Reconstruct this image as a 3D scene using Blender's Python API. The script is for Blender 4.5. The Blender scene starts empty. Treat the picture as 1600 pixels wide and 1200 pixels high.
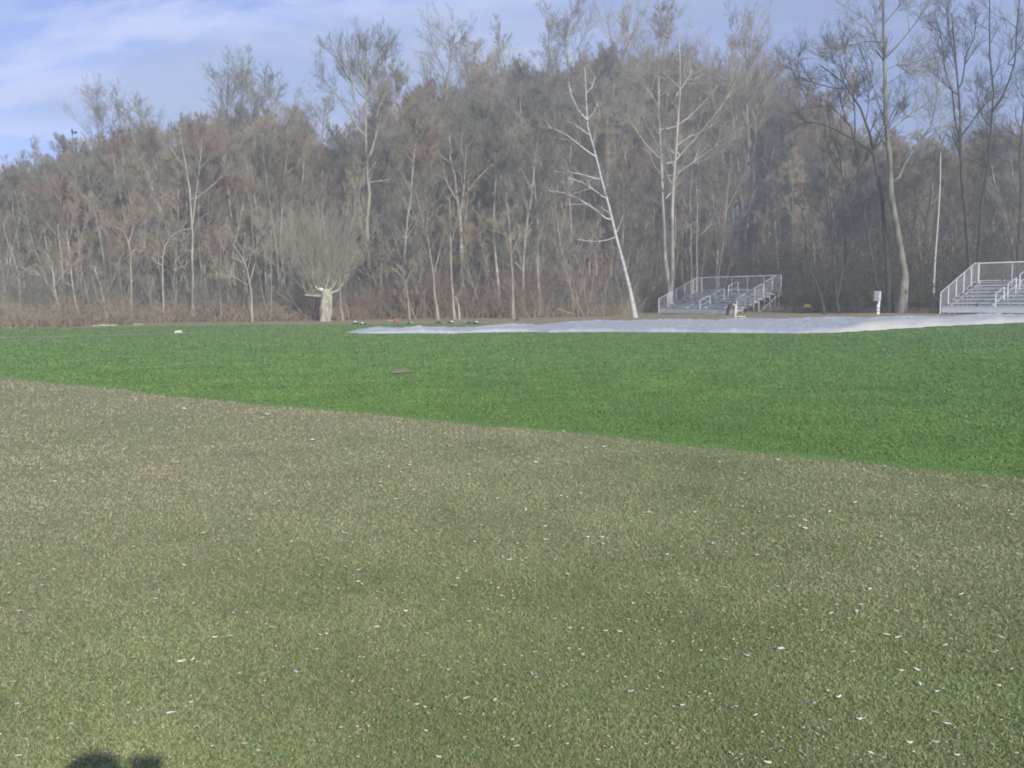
import bpy, math, random
import numpy as np
from mathutils import Matrix, Vector

# ------------------------------------------------------------------ camera
F = 1400.0; EYE = 1.6
PITCH = math.atan((600-462.5)/F); ROLL = math.atan(15/1600.0)
_c, _s = math.cos(PITCH), math.sin(PITCH)
FW = np.array([0, _c, -_s]); _r0 = np.array([1.0, 0, 0]); _u0 = np.array([0, _s, _c])
RT = math.cos(ROLL)*_r0 - math.sin(ROLL)*_u0
UP = math.sin(ROLL)*_r0 + math.cos(ROLL)*_u0
scn = bpy.context.scene
col = scn.collection
cam_d = bpy.data.cameras.new('camera'); cam = bpy.data.objects.new('camera', cam_d); col.objects.link(cam)
cam_d.sensor_width = 36; cam_d.lens = F/1600*36
cam_d.clip_start = 0.02; cam_d.clip_end = 3000
M = Matrix(((RT[0], UP[0], -FW[0], 0), (RT[1], UP[1], -FW[1], 0), (RT[2], UP[2], -FW[2], EYE), (0, 0, 0, 1)))
cam.matrix_world = M
scn.camera = cam

# ------------------------------------------------------------------ light
SUN_EL, SUN_AZ = math.radians(26.3), math.radians(-23.4)      # light travels down at 26 deg, towards az -23
D = Vector((math.sin(SUN_AZ)*math.cos(SUN_EL), math.cos(SUN_AZ)*math.cos(SUN_EL), -math.sin(SUN_EL)))
sun_d = bpy.data.lights.new('sun', 'SUN'); sun = bpy.data.objects.new('sun', sun_d); col.objects.link(sun)
sun_d.energy = 3.6; sun_d.angle = math.radians(0.6); sun_d.color = (1.0, 0.93, 0.84)
sun.rotation_euler = D.to_track_quat('-Z', 'Y').to_euler()
sun.location = (20, -30, 30)

world = bpy.data.worlds.new('World'); scn.world = world; world.use_nodes = True
wn = world.node_tree.nodes; wl = world.node_tree.links
for n in list(wn): wn.remove(n)
def wnode(t, **k):
    n = wn.new(t)
    for a, b in k.items(): setattr(n, a, b)
    return n
out = wnode('ShaderNodeOutputWorld'); bg = wnode('ShaderNodeBackground'); bg.inputs['Strength'].default_value = 0.1
sky = wnode('ShaderNodeTexSky', sky_type='NISHITA', sun_disc=False)
sky.sun_elevation = SUN_EL; sky.sun_rotation = math.radians(180) + SUN_AZ      # sun stands behind the camera, to the right
sky.air_density = 1.0; sky.dust_density = 1.0; sky.ozone_density = 2.0
tc = wnode('ShaderNodeTexCoord'); sep = wnode('ShaderNodeSeparateXYZ')
wl.new(tc.outputs['Generated'], sep.inputs[0])
def wmath(op, a, b=None, clamp=False):
    n = wnode('ShaderNodeMath', operation=op, use_clamp=clamp)
    for i, v in enumerate((a, b)):
        if v is None: continue
        if isinstance(v, (int, float)): n.inputs[i].default_value = v
        else: wl.new(v, n.inputs[i])
    return n.outputs[0]
zz = wmath('ADD', wmath('MAXIMUM', sep.outputs[2], 0.0), 0.16)
cx = wmath('DIVIDE', sep.outputs[0], zz); cy = wmath('DIVIDE', sep.outputs[1], zz)
cmb = wnode('ShaderNodeCombineXYZ'); wl.new(cx, cmb.inputs[0]); wl.new(cy, cmb.inputs[1])
def wnoise(scale, detail, rough, off, dist=0.0):
    mp = wnode('ShaderNodeMapping'); mp.inputs['Location'].default_value = off
    mp.inputs['Scale'].default_value = (0.8, 1.1, 1)
    wl.new(cmb.outputs[0], mp.inputs[0])
    n = wnode('ShaderNodeTexNoise'); n.inputs['Scale'].default_value = scale; n.inputs['Detail'].default_value = detail
    n.inputs['Roughness'].default_value = rough; n.inputs['Distortion'].default_value = dist
    wl.new(mp.outputs[0], n.inputs['Vector']); return n.outputs[0]
def wramp(v, p0, p1):
    n = wnode('ShaderNodeMapRange', interpolation_type='SMOOTHSTEP'); wl.new(v, n.inputs[0])
    n.inputs[1].default_value = p0; n.inputs[2].default_value = p1; return n.outputs[0]
def wmix(f, a, b):
    n = wnode('ShaderNodeMix', data_type='RGBA')
    if isinstance(f, (int, float)): n.inputs[0].default_value = f
    else: wl.new(f, n.inputs[0])
    for s, v in ((6, a), (7, b)):
        if isinstance(v, tuple): n.inputs[s].default_value = v
        else: wl.new(v, n.inputs[s])
    return n.outputs[2]
tint = wnode('ShaderNodeMix', data_type='RGBA', blend_type='MULTIPLY'); tint.inputs[0].default_value = 1
wl.new(sky.outputs[0], tint.inputs[6]); tint.inputs[7].default_value = (0.80, 0.82, 1.22, 1)
white = wramp(wnoise(1.9, 9, 0.6, (5.6, 2.2, 0), 0.5), 0.39, 0.62)
greyc = wramp(wnoise(0.9, 4, 0.5, (8.3, 4.4, 0), 0.3), 0.44, 0.64)
bank = wramp(sep.outputs[0], -0.02, 0.34)                                    # a grey-blue cloud bank lies to the right
c1 = wmix(wmath('MULTIPLY', white, 0.95), tint.outputs[2], (4.7, 5.5, 8.2, 1))
c2 = wmix(wmath('MULTIPLY', greyc, 0.75), c1, (3.1, 3.9, 5.7, 1))
c3 = wmix(wmath('MULTIPLY', bank, 0.82), c2, (1.95, 2.7, 4.9, 1))
wl.new(c3, bg.inputs[0]); wl.new(bg.outputs[0], out.inputs[0])

scn.view_settings.view_transform = 'Standard'; scn.view_settings.look = 'None'
scn.view_settings.exposure = 0.5; scn.view_settings.gamma = 1.0
scn.render.engine = 'CYCLES'
scn.cycles.pixel_filter_type = 'BLACKMAN_HARRIS'; scn.cycles.filter_width = 1.9
scn.cycles.max_bounces = 4; scn.cycles.diffuse_bounces = 2; scn.cycles.volume_bounces = 0

# ------------------------------------------------------------------ terrain functions
rng = np.random.default_rng(7)
random.seed(7)
def sst(t):
    t = np.clip(t, 0, 1); return t*t*(3-2*t)
def horizon(px): return 470.0 - 15.0*np.asarray(px)/1600.0
HX = np.array([-600, 0, 130, 300, 420, 540, 600, 700, 760, 850, 1000, 1100, 1200, 1300, 1350, 1400, 1600, 2200], float)
HH = 0.92*np.array([6, 6, 7, 10, 9, 5, 12, 16, 18, 19.5, 19, 16, 12, 8, 6, 6.5, 9, 10], float)
def edge_r(px): return np.interp(px, [-600, 0, 800, 980, 1020, 1230, 1275, 1600, 2200], [56, 60, 66, 69, 86, 86, 74, 74, 80])
def az_px(x, y):
    y = np.maximum(y, 1.0); return 800 + F*x/y
def gz(x, y):
    x = np.asarray(x, float); y = np.asarray(y, float)
    b = 0.32*sst((x-10)/14)*sst((y-28)/16)
    px = np.clip(az_px(x, y), -600, 2200); r = np.hypot(x, y)
    e = edge_r(px)
    hill = np.interp(px, HX, HH)*sst((r-e)/78.0)
    return b + np.where(y > 20, hill, 0)
def gzf(x, y): return float(gz(x, y))
def ray(px, py):
    d = FW*F + RT*(px-800) + UP*(600-py); return d/np.linalg.norm(d)
def gp(px, py):
    """point of the ground seen at this place of the photograph"""
    d = ray(px, py); z = 0.0
    for _ in range(12):
        t = (EYE-z)/-d[2]; z = 0.5*z + 0.5*gzf(d[0]*t, d[1]*t)
    t = (EYE-z)/-d[2]; return np.array([d[0]*t, d[1]*t, gzf(d[0]*t, d[1]*t)])
def at(px, py, Y):
    d = ray(px, py); return d*(Y/d[1]) + np.array([0, 0, EYE])
def ground_at(px, Y):
    d = ray(px, 480); x = d[0]*Y/d[1]; return np.array([x, Y, gzf(x, Y)])

# ------------------------------------------------------------------ object helpers
def tag(o, label=None, cat=None, group=None, kind=None):
    if label: o['label'] = label
    if cat: o['category'] = cat
    if group: o['group'] = group
    if kind: o['kind'] = kind
    return o
def mesh_np(name, V, Fc, mat=None, smooth=False, colors=None):
    me = bpy.data.meshes.new(name)
    V = np.ascontiguousarray(V, np.float32)
    if not isinstance(Fc, list): Fc = [Fc]
    Fc = [f for f in Fc if len(f)]
    me.vertices.add(len(V)); me.vertices.foreach_set('co', V.ravel())
    idx = np.concatenate([f.ravel() for f in Fc]).astype(np.int32)
    tot = np.concatenate([np.full(len(f), f.shape[1]) for f in Fc]).astype(np.int32)
    start = np.concatenate([[0], np.cumsum(tot)[:-1]]).astype(np.int32)
    me.loops.add(len(idx)); me.loops.foreach_set('vertex_index', idx)
    me.polygons.add(len(tot)); me.polygons.foreach_set('loop_start', start)
    me.polygons.foreach_set('use_smooth', np.full(len(tot), smooth))
    if colors is not None:
        a = me.color_attributes.new('Col', 'FLOAT_COLOR', 'POINT')
        c = np.ones((len(V), 4), np.float32); c[:, :3] = colors; a.data.foreach_set('color', c.ravel())
    me.update(calc_edges=True)
    if mat: me.materials.append(mat)
    return me
def link(name, me, parent=None):
    o = bpy.data.objects.new(name, me); col.objects.link(o)
    if parent: o.parent = parent
    return o
def empty(name, loc, rz=0.0):
    o = bpy.data.objects.new(name, None); col.objects.link(o)
    o.location = Vector([float(v) for v in loc]); o.rotation_euler = (0, 0, rz); o.empty_display_size = 0.2
    return o
class MB:
    """collects boxes and tubes into ONE mesh"""
    def __init__(s): s.V = []; s.Q = []; s.T = []; s.n = 0
    def add(s, V, Q=None, T=None):
        V = np.asarray(V, float)
        if Q is not None: s.Q.append(np.asarray(Q)+s.n)
        if T is not None: s.T.append(np.asarray(T)+s.n)
        s.V.append(V); s.n += len(V); return s
    def box(s, lo, hi, bev=0.0):
        x0, y0, z0 = lo; x1, y1, z1 = hi
        V = [(x, y, z) for z in (z0, z1) for y in (y0, y1) for x in (x0, x1)]
        Q = [(0, 2, 3, 1), (4, 5, 7, 6), (0, 1, 5, 4), (2, 6, 7, 3), (0, 4, 6, 2), (1, 3, 7, 5)]
        return s.add(V, Q)
    def bar(s, a, b, w, h=None, k=4):
        a = np.array(a, float); b = np.array(b, float)
        P = np.array([[a, b]]); R = np.full((1, 2), w)
        V, Q = tubes(P, R, k); s.add(V, Q)
        for e in (0, 1):
            c = [e*k+i for i in range(k)]
            if k == 4: s.Q.append(np.array([c]) + s.n - 2*k)
            else: s.T.append(np.array([[c[0], c[i], c[i+1]] for i in range(1, k-1)]) + s.n - 2*k)
        return s
    def build(s, name, mat, parent=None, smooth=False):
        f = []
        if s.Q: f.append(np.concatenate(s.Q))
        if s.T: f.append(np.concatenate(s.T))
        return link(name, mesh_np(name, np.concatenate(s.V), f, mat, smooth), parent)
def tubes(P, R, k):
    """P (B,n,3) polylines, R (B,n) radii -> verts, quads"""
    B, n, _ = P.shape
    T = np.gradient(P, axis=1); T /= np.linalg.norm(T, axis=2, keepdims=True)+1e-9
    ref = np.where(np.abs(T[:, :1, 2:3]) < 0.8, np.array([[[0, 0, 1.0]]]), np.array([[[0.3, 1.0, 0]]]))
    U = np.cross(T, np.broadcast_to(ref, T.shape)); U /= np.linalg.norm(U, axis=2, keepdims=True)+1e-9
    W = np.cross(T, U)
    a = np.arange(k)*2*math.pi/k + (math.pi/4 if k == 4 else 0)
    V = P[:, :, None, :] + R[:, :, None, None]*(np.cos(a)[None, None, :, None]*U[:, :, None, :] + np.sin(a)[None, None, :, None]*W[:, :, None, :])
    i = np.arange(n-1)[:, None]*k; j = np.arange(k)[None, :]; j2 = (j+1) % k
    q = np.stack([i+j, i+j2, i+k+j2, i+k+j], -1).reshape(-1, 4)
    Q = (q[None] + (np.arange(B)*n*k)[:, None, None]).reshape(-1, 4)
    return V.reshape(-1, 3), Q

# ------------------------------------------------------------------ materials
def material(name, c1, c2=None, scale=5.0, rough=0.85, stretch=(1, 1, 1), coord='Object', vary=0.0, bump=0.0, metallic=0.0, detail=4.0, bscale=None, trans=0.0, mid=(0.35, 0.65)):
    m = bpy.data.materials.new(name); m.use_nodes = True
    N = m.node_tree.nodes; L = m.node_tree.links; b = N['Principled BSDF']
    b.inputs['Roughness'].default_value = rough; b.inputs['Metallic'].default_value = metallic
    b.inputs['Specular IOR Level'].default_value = 0.25 if metallic == 0 else 0.5
    t = N.new('ShaderNodeTexCoord'); mp = N.new('ShaderNodeMapping'); mp.inputs['Scale'].default_value = stretch
    L.new(t.outputs[coord], mp.inputs[0])
    n = N.new('ShaderNodeTexNoise'); n.inputs['Scale'].default_value = scale; n.inputs['Detail'].default_value = detail
    L.new(mp.outputs[0], n.inputs['Vector'])
    r = N.new('ShaderNodeValToRGB'); r.color_ramp.elements[0].position = mid[0]; r.color_ramp.elements[1].position = mid[1]
    c2 = c2 or tuple(v*0.75 for v in c1)
    r.color_ramp.elements[0].color = (*c1, 1); r.color_ramp.elements[1].color = (*c2, 1)
    L.new(n.outputs[0], r.inputs[0]); src = r.outputs[0]
    if vary > 0:
        oi = N.new('ShaderNodeObjectInfo'); h = N.new('ShaderNodeHueSaturation')
        mr = N.new('ShaderNodeMapRange'); mr.inputs[3].default_value = 1-vary; mr.inputs[4].default_value = 1+vary
        L.new(oi.outputs['Random'], mr.inputs[0]); L.new(mr.outputs[0], h.inputs['Value']); L.new(src, h.inputs['Color']); src = h.outputs[0]
    L.new(src, b.inputs['Base Color'])
    if bump > 0:
        bn = N.new('ShaderNodeBump'); bn.inputs['Strength'].default_value = bump; bn.inputs['Distance'].default_value = 0.02
        n2 = N.new('ShaderNodeTexNoise'); n2.inputs['Scale'].default_value = bscale or scale*3; n2.inputs['Detail'].default_value = 5
        L.new(mp.outputs[0], n2.inputs['Vector']); L.new(n2.outputs[0], bn.inputs['Height']); L.new(bn.outputs[0], b.inputs['Normal'])
    return m
def attr_material(name, rough=0.8, noise=0.25, nscale=2.0, trans=0.0):
    m = bpy.data.materials.new(name); m.use_nodes = True
    N = m.node_tree.nodes; L = m.node_tree.links; b = N['Principled BSDF']; b.inputs['Roughness'].default_value = rough
    b.inputs['Specular IOR Level'].default_value = 0.2
    a = N.new('ShaderNodeAttribute'); a.attribute_name = 'Col'
    t = N.new('ShaderNodeTexCoord'); n = N.new('ShaderNodeTexNoise'); n.inputs['Scale'].default_value = nscale; n.inputs['Detail'].default_value = 5
    L.new(t.outputs['Object'], n.inputs['Vector'])
    mr = N.new('ShaderNodeMapRange'); mr.inputs[1].default_value = .3; mr.inputs[2].default_value = .7
    mr.inputs[3].default_value = 1-noise; mr.inputs[4].default_value = 1+noise
    L.new(n.outputs[0], mr.inputs[0])
    v = N.new('ShaderNodeVectorMath'); v.operation = 'SCALE'; L.new(a.outputs['Color'], v.inputs[0]); L.new(mr.outputs[0], v.inputs['Scale'])
    L.new(v.outputs[0], b.inputs['Base Color'])
    return m
MT = {}
MT['bark_grey'] = material('grey_bark', (0.42, 0.40, 0.32), (0.22, 0.21, 0.17), 6, 0.9, (1, 1, 0.25), vary=0.22, bump=0.6)
MT['bark_pale'] = material('pale_bark', (0.50, 0.47, 0.41), (0.30, 0.28, 0.24), 5, 0.85, (1, 1, 0.3), vary=0.12, bump=0.4)
MT['bark_tan'] = material('tan_bark', (0.40, 0.35, 0.27), (0.24, 0.21, 0.165), 5, 0.9, (1, 1, 0.25), vary=0.15, bump=0.5)
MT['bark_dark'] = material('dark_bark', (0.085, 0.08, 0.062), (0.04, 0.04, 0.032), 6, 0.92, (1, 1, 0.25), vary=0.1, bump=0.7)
MT['bark_birch'] = material('birch_bark', (0.50, 0.50, 0.48), (0.18, 0.17, 0.15), 2.2, 0.7, (0.5, 0.5, 3.2), bump=0.2, mid=(0.55, 0.68))
MT['bark_sycamore'] = material('blotched_grey_bark', (0.27, 0.26, 0.205), (0.10, 0.10, 0.075), 2.2, 0.88, (1, 1, 0.35), bump=0.5)
MT['bark_white'] = material('whitish_bark', (0.56, 0.54, 0.46), (0.34, 0.32, 0.26), 2.2, 0.85, (1, 1, 0.35), bump=0.4)
MT['bark_two'] = material('mottled_bark', (0.42, 0.40, 0.33), (0.17, 0.165, 0.13), 2.2, 0.85, (1, 1, 0.35), bump=0.5)
MT['twig_grey'] = material('grey_twigs', (0.25, 0.245, 0.185), (0.185, 0.18, 0.14), 0.4, 0.9, vary=0.20)
MT['twig_tan'] = material('tan_twigs', (0.38, 0.315, 0.215), (0.28, 0.235, 0.16), 0.4, 0.9, vary=0.15)
MT['twig_red'] = material('reddish_twigs', (0.31, 0.235, 0.17), (0.23, 0.175, 0.13), 0.4, 0.9, vary=0.15)
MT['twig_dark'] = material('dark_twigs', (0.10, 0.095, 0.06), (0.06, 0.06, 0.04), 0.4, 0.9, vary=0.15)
MT['twig_pale'] = material('pale_twigs', (0.42, 0.39, 0.29), (0.33, 0.31, 0.235), 0.4, 0.9, vary=0.1)
MT['litter'] = material('leaf_litter', (0.30, 0.19, 0.12), (0.17, 0.115, 0.075), 1.2, 0.95, bump=0.6, bscale=6)
MT['evergreen'] = material('evergreen_needles', (0.035, 0.055, 0.03), (0.06, 0.08, 0.045), 1.5, 0.9, vary=0.2)
MT['alu'] = material('aluminium', (0.66, 0.68, 0.69), (0.56, 0.58, 0.59), 3, 0.5, (0.3, 3, 3))
MT['alu_dull'] = material('weathered_aluminium', (0.40, 0.41, 0.41), (0.32, 0.32, 0.31), 2, 0.7, (0.2, 3, 3))
MT['galv'] = material('galvanised_steel', (0.66, 0.68, 0.68), (0.54, 0.56, 0.56), 4, 0.5)
MT['tarp'] = material('white_tarp', (0.45, 0.475, 0.49), (0.37, 0.395, 0.415), 0.8, 0.45, bump=0.25, bscale=2.5)
MT['tarp_under_sunlit'] = material('sunlit_tarp_underside', (0.52, 0.52, 0.45), (0.45, 0.45, 0.39), 0.9, 0.5, bump=0.3, bscale=3)  # lighter and yellower than the sheet: sun on the fold put into the colour
MT['dead'] = material('dry_track_grass', (0.30, 0.25, 0.145), (0.23, 0.20, 0.115), 1.3, 0.95, (1, 1, 1), bump=0.5, bscale=12)
MT['bare'] = material('bare_soil', (0.27, 0.24, 0.15), (0.20, 0.19, 0.11), 3, 0.95, bump=0.4)
def plain(name, c, r=0.7, sc=8):
    return material(name, c, tuple(v*0.82 for v in c), sc, r)

# ------------------------------------------------------------------ ground
def near_edge_pts():
    pts = [(0, 590), (60, 597), (200, 610), (260, 619), (400, 632), (600, 650), (800, 669), (1000, 688), (1200, 709), (1400, 731), (1600, 748)]
    return np.array([gp(*p)[:2] for p in pts])
NE = near_edge_pts()
def y_near(x):
    x = np.asarray(x, float)
    y = np.interp(x, NE[:, 0], NE[:, 1])
    sl = (NE[1, 1]-NE[0, 1])/(NE[1, 0]-NE[0, 0]); sr = (NE[-1, 1]-NE[-2, 1])/(NE[-1, 0]-NE[-2, 0])
    y = np.where(x < NE[0, 0], NE[0, 1]+sl*(x-NE[0, 0])*0.7, y)
    y = np.where(x > NE[-1, 0], NE[-1, 1]+sr*(x-NE[-1, 0])*0.6, y)
    return y + 0.05*np.sin(x*2.3) + 0.03*np.sin(x*6.1+1) + 0.03*np.sin(x*17.)*np.sin(x*5.3) + 0.02*np.sin(x*41)
GE = np.array([gp(*p)[:2] for p in [(-300, 521), (0, 515), (250, 509.5), (400, 507.5), (740, 506.5), (850, 506.6), (1000, 505), (1200, 503), (1600, 498), (1900, 494)]])
def y_green(x): return np.interp(x, GE[:, 0], GE[:, 1]) + 0.25*np.sin(np.asarray(x)*0.6) + 0.12*np.sin(np.asarray(x)*2.1)
def y_wood(x):
    """where the wood begins, behind the dry track"""
    W = np.array([gp(*p)[:2] for p in [(-300, 518), (0, 512), (250, 504.5), (400, 503), (700, 498), (800, 497.5), (960, 494), (1010, 487.6), (1215, 486.6), (1262, 489.8), (1420, 490), (1600, 490)]])
    return np.interp(x, W[:, 0], W[:, 1])
def build_ground():
    ys = np.concatenate([np.linspace(-60, 0, 13), np.linspace(1, 50, 60)[0:], np.linspace(51, 160, 130), np.linspace(170, 700, 30)])
    xs = np.concatenate([np.linspace(-700, -130, 20), np.linspace(-120, 120, 241), np.linspace(130, 700, 20)])
    X, Y = np.meshgrid(xs, ys); Z = gz(X, Y) + np.where(np.hypot(X, Y) > 80, 0.25*np.sin(X*0.3+Y*0.2)*np.cos(Y*0.37), 0)
    nx, ny = len(xs), len(ys)
    V = np.stack([X, Y, Z], -1).reshape(-1, 3)
    i = np.arange(ny-1)[:, None]*nx + np.arange(nx-1)[None]
    Q = np.stack([i, i+1, i+nx+1, i+nx], -1).reshape(-1, 4)
    m = bpy.data.materials.new('turf_ground'); m.use_nodes = True
    N = m.node_tree.nodes; L = m.node_tree.links; b = N['Principled BSDF']; b.inputs['Roughness'].default_value = 0.95
    b.inputs['Specular IOR Level'].default_value = 0.15
    t = N.new('ShaderNodeTexCoord')
    def noise(sc, det=5, ro=0.6):
        n = N.new('ShaderNodeTexNoise'); n.inputs['Scale'].default_value = sc; n.inputs['Detail'].default_value = det; n.inputs['Roughness'].default_value = ro
        L.new(t.outputs['Object'], n.inputs['Vector']); return n.outputs[0]
    def ramp(v, a, b2, ca, cb):
        r = N.new('ShaderNodeValToRGB'); r.color_ramp.elements[0].position = a; r.color_ramp.elements[1].position = b2
        r.color_ramp.elements[0].color = (*ca, 1); r.color_ramp.elements[1].color = (*cb, 1); L.new(v, r.inputs[0]); return r.outputs[0]
    def mixc(f, a, c):
        x = N.new('ShaderNodeMix'); x.data_type = 'RGBA'
        if isinstance(f, float): x.inputs[0].default_value = f
        else: L.new(f, x.inputs[0])
        L.new(a, x.inputs[6]); L.new(c, x.inputs[7]); return x.outputs[2]
    sx = N.new('ShaderNodeSeparateXYZ'); L.new(t.outputs['Object'], sx.inputs[0])
    def mth(op, a_, b_, cl=False):
        q = N.new('ShaderNodeMath'); q.operation = op; q.use_clamp = cl
        for i_, v_ in enumerate((a_, b_)):
            if isinstance(v_, (int, float)): q.inputs[i_].default_value = v_
            else: L.new(v_, q.inputs[i_])
        return q.outputs[0]
    gr_ = mth('ADD', mth('MULTIPLY', sx.outputs[0], -0.035), mth('MULTIPLY', mth('MINIMUM', sx.outputs[1], 14.0), 0.022))
    big = ramp(mth('ADD', noise(0.45, 7), mth('SUBTRACT', gr_, 0.13), True), 0.30, 0.60, (0.14, 0.18, 0.065), (0.27, 0.26, 0.155))
    fine = ramp(noise(55, 3), 0.35, 0.65, (0.08, 0.105, 0.035), (0.29, 0.27, 0.14))
    L.new(mixc(0.45, big, fine), b.inputs['Base Color'])
    bn = N.new('ShaderNodeBump'); bn.inputs['Strength'].default_value = 0.7; bn.inputs['Distance'].default_value = 0.015
    L.new(noise(70, 4), bn.inputs['Height']); L.new(bn.outputs[0], b.inputs['Normal'])
    o = link('ground', mesh_np('ground', V, Q, m, True)); tag(o, kind='structure')
build_ground()
def sheet(name, xs, lo, hi, rows, off, mat, pw=1.0):
    t = np.linspace(0, 1, rows)**pw
    X = np.repeat(xs[:, None], rows, 1); Y = lo[:, None] + (hi-lo)[:, None]*t[None]
    Z = gz(X, Y) + off; Z[:, 0] -= off+.01
    V = np.stack([X, Y, Z], -1).reshape(-1, 3)
    i = np.arange(len(xs)-1)[:, None]*rows + np.arange(rows-1)[None]
    Q = np.stack([i, i+rows, i+rows+1, i+1], -1).reshape(-1, 4)
    return tag(link(name, mesh_np(name, V, Q, mat, True)), kind='structure')
m_green = material('green_turf', (0.12, 0.22, 0.055), (0.09, 0.17, 0.045), 1.6, 0.9, (1, 0.35, 1), bump=0.5, bscale=30)
xs = np.concatenate([np.linspace(-60, -12, 60), np.linspace(-11.9, 6, 500), np.linspace(6.1, 45, 100)])
sheet('green_field', xs, y_near(xs), y_green(xs), 60, 0.012, m_green, 1.5)
xs = np.linspace(-60, 60, 160)
sheet('dry_track', xs, y_green(xs)+0.02, y_wood(xs)+1.5, 24, 0.012, MT['dead'])
# forest floor : litter sheet over the hill behind the dry track
def forest_floor():
    xs = np.linspace(-130, 130, 240); rows = 110; t = np.linspace(0, 1, rows)
    lo = y_wood(xs)+1.52; X = np.repeat(xs[:, None], rows, 1); Y = lo[:, None] + (165-lo)[:, None]*t[None]
    Z = gz(X, Y) + 0.25*sst((np.hypot(X, Y)-80)/5)*np.sin(X*0.3+Y*0.2)*np.cos(Y*0.37) + 0.05 + 0.25*sst(t[None]*30)
    V = np.stack([X, Y, Z], -1).reshape(-1, 3)
    i = np.arange(len(xs)-1)[:, None]*rows + np.arange(rows-1)[None]
    Q = np.stack([i, i+rows, i+rows+1, i+1], -1).reshape(-1, 4)
    tag(link('forest_floor', mesh_np('forest_floor', V, Q, MT['litter'], True)), kind='structure')
forest_floor()
# pale worn line across the green on the left, and a bare patch
def strip(name, pix, w, mat, off):
    P = np.array([gp(*p)[:2] for p in pix]); n = 60
    t = np.linspace(0, len(P)-1, n); Q = np.stack([np.interp(t, np.arange(len(P)), P[:, k]) for k in (0, 1)], 1)
    wv = w*(0.8+0.3*np.sin(t*9)+0.2*np.sin(t*23)); wv[-6:] *= np.linspace(1, 0.1, 6)
    A = Q + np.stack([0*wv, -wv/2], 1); B = Q + np.stack([0*wv, wv/2], 1)
    V = np.concatenate([np.c_[A, gz(A[:, 0], A[:, 1])+off], np.c_[B, gz(B[:, 0], B[:, 1])+off]])
    i = np.arange(n-1); F_ = np.stack([i, i+1, i+1+n, i+n], 1)
    tag(link(name, mesh_np(name, V, F_, mat)), kind='structure')
strip('worn_line', [(-150, 532), (0, 528.5), (150, 525), (300, 521.5), (340, 520.5)], 1.5, MT['dead'], 0.02)
def patch(name, px, py, rx, ry, off, seed):
    c = gp(px, py); n = 26; r_ = np.random.default_rng(seed)
    a = np.arange(n)*2*math.pi/n; rr = 1+0.25*np.sin(a*3+seed)+0.12*r_.standard_normal(n)
    V = np.c_[c[0]+rx*rr*np.cos(a), c[1]+ry*rr*np.sin(a)]; V = np.c_[V, gz(V[:, 0], V[:, 1])+off]
    V = np.vstack([V, [c[0], c[1], c[2]+off+0.01]])
    T = np.array([(i, (i+1) % n, n) for i in range(n)])
    tag(link(name, mesh_np(name, V, T, MT['bare'])), kind='structure')
patch('bare_patch', 628, 582, 0.22, 0.5, 0.03, 2)

# ------------------------------------------------------------------ turf blades
LINE = np.array([gp(*p)[:2] for p in [(-150, 532), (0, 528.5), (150, 525), (300, 521.5)]])
BARE = gp(628, 582)
def worn(x, y):
    yl = np.interp(x, LINE[:, 0], LINE[:, 1])
    a = (np.abs(y-yl) < 0.75) & (x < LINE[-1, 0])
    b = ((x-BARE[0])/0.22)**2 + ((y-BARE[1])/0.5)**2 < 1
    return a | b
def blades(name, n, zone, label, seed, palette, weights, hmul=1.0, patchy=None):
    r_ = np.random.default_rng(seed)
    rmin, rmax = (2.3, 24.0) if zone == 'near' else (6.5, 58.0)
    inv = r_.uniform(1/rmax, 1/rmin, n*2); r = 1/inv; a = r_.uniform(-0.62, 0.62, n*2)
    x = r*np.sin(a); y = r*np.cos(a); yn = y_near(x) + 0.06*r_.standard_normal(n*2)
    k = (y < yn+0.05) if zone == 'near' else ((y > yn) & (y < y_green(x)) & ~worn(x, y))
    x, y, r = x[k][:n], y[k][:n], r[k][:n]; n = len(x)
    z = gz(x, y) + (0.0 if zone == 'near' else 0.012)
    w = np.maximum(0.0035, r*0.0009)*r_.uniform(.7, 1.4, n); h = np.clip(0.010 + r*0.0008, 0.010, 0.035)*r_.uniform(.4, 1.3, n)*hmul
    h = h*(1 if zone == 'near' else np.clip((y-y_near(x))/0.3, .25, 1)); th = r_.uniform(0, 2*math.pi, n); lean = r_.uniform(0.3, 2.4, n)*h; la = r_.uniform(0, 2*math.pi, n)
    dx, dy = np.cos(th)*w/2, np.sin(th)*w/2
    V = np.empty((n, 3, 3)); V[:, 0] = np.c_[x-dx, y-dy, z-0.002]; V[:, 1] = np.c_[x+dx, y+dy, z-0.002]
    V[:, 2] = np.c_[x+np.cos(la)*lean, y+np.sin(la)*lean, z+h]
    T = np.arange(n*3).reshape(n, 3)
    pal = np.array(palette); W = np.tile(np.array(weights, float), (n, 1))
    if patchy is not None: W = patchy(x, y, W)
    W /= W.sum(1, keepdims=True); ci = (np.cumsum(W, 1) > r_.uniform(0, 1, (n, 1))).argmax(1)
    c = pal[ci]*(r_.uniform(.82, 1.2, (n, 1)) if zone == 'near' else r_.uniform(.88, 1.12, (n, 1)))
    me = mesh_np(name, V.reshape(-1, 3), T, attr_material(name+'_blades', noise=0.18, nscale=0.9), colors=np.repeat(c, 3, 0))
    tag(link(name, me), label, 'grass', kind='stuff')
def fbm(x, y, s, seed):
    r_ = np.random.default_rng(seed); v = 0*x; a = 1.0
    for _ in range(6):
        t = r_.uniform(0, 6.28); p = r_.uniform(0, 6.28, 2); f = s*r_.uniform(.8, 1.2)
        v = v + a*np.sin((x*math.cos(t)+y*math.sin(t))*f+p[0])*np.cos((y*math.cos(t)-x*math.sin(t))*f*.8+p[1]); s *= 1.8; a *= .7
    return v
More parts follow.
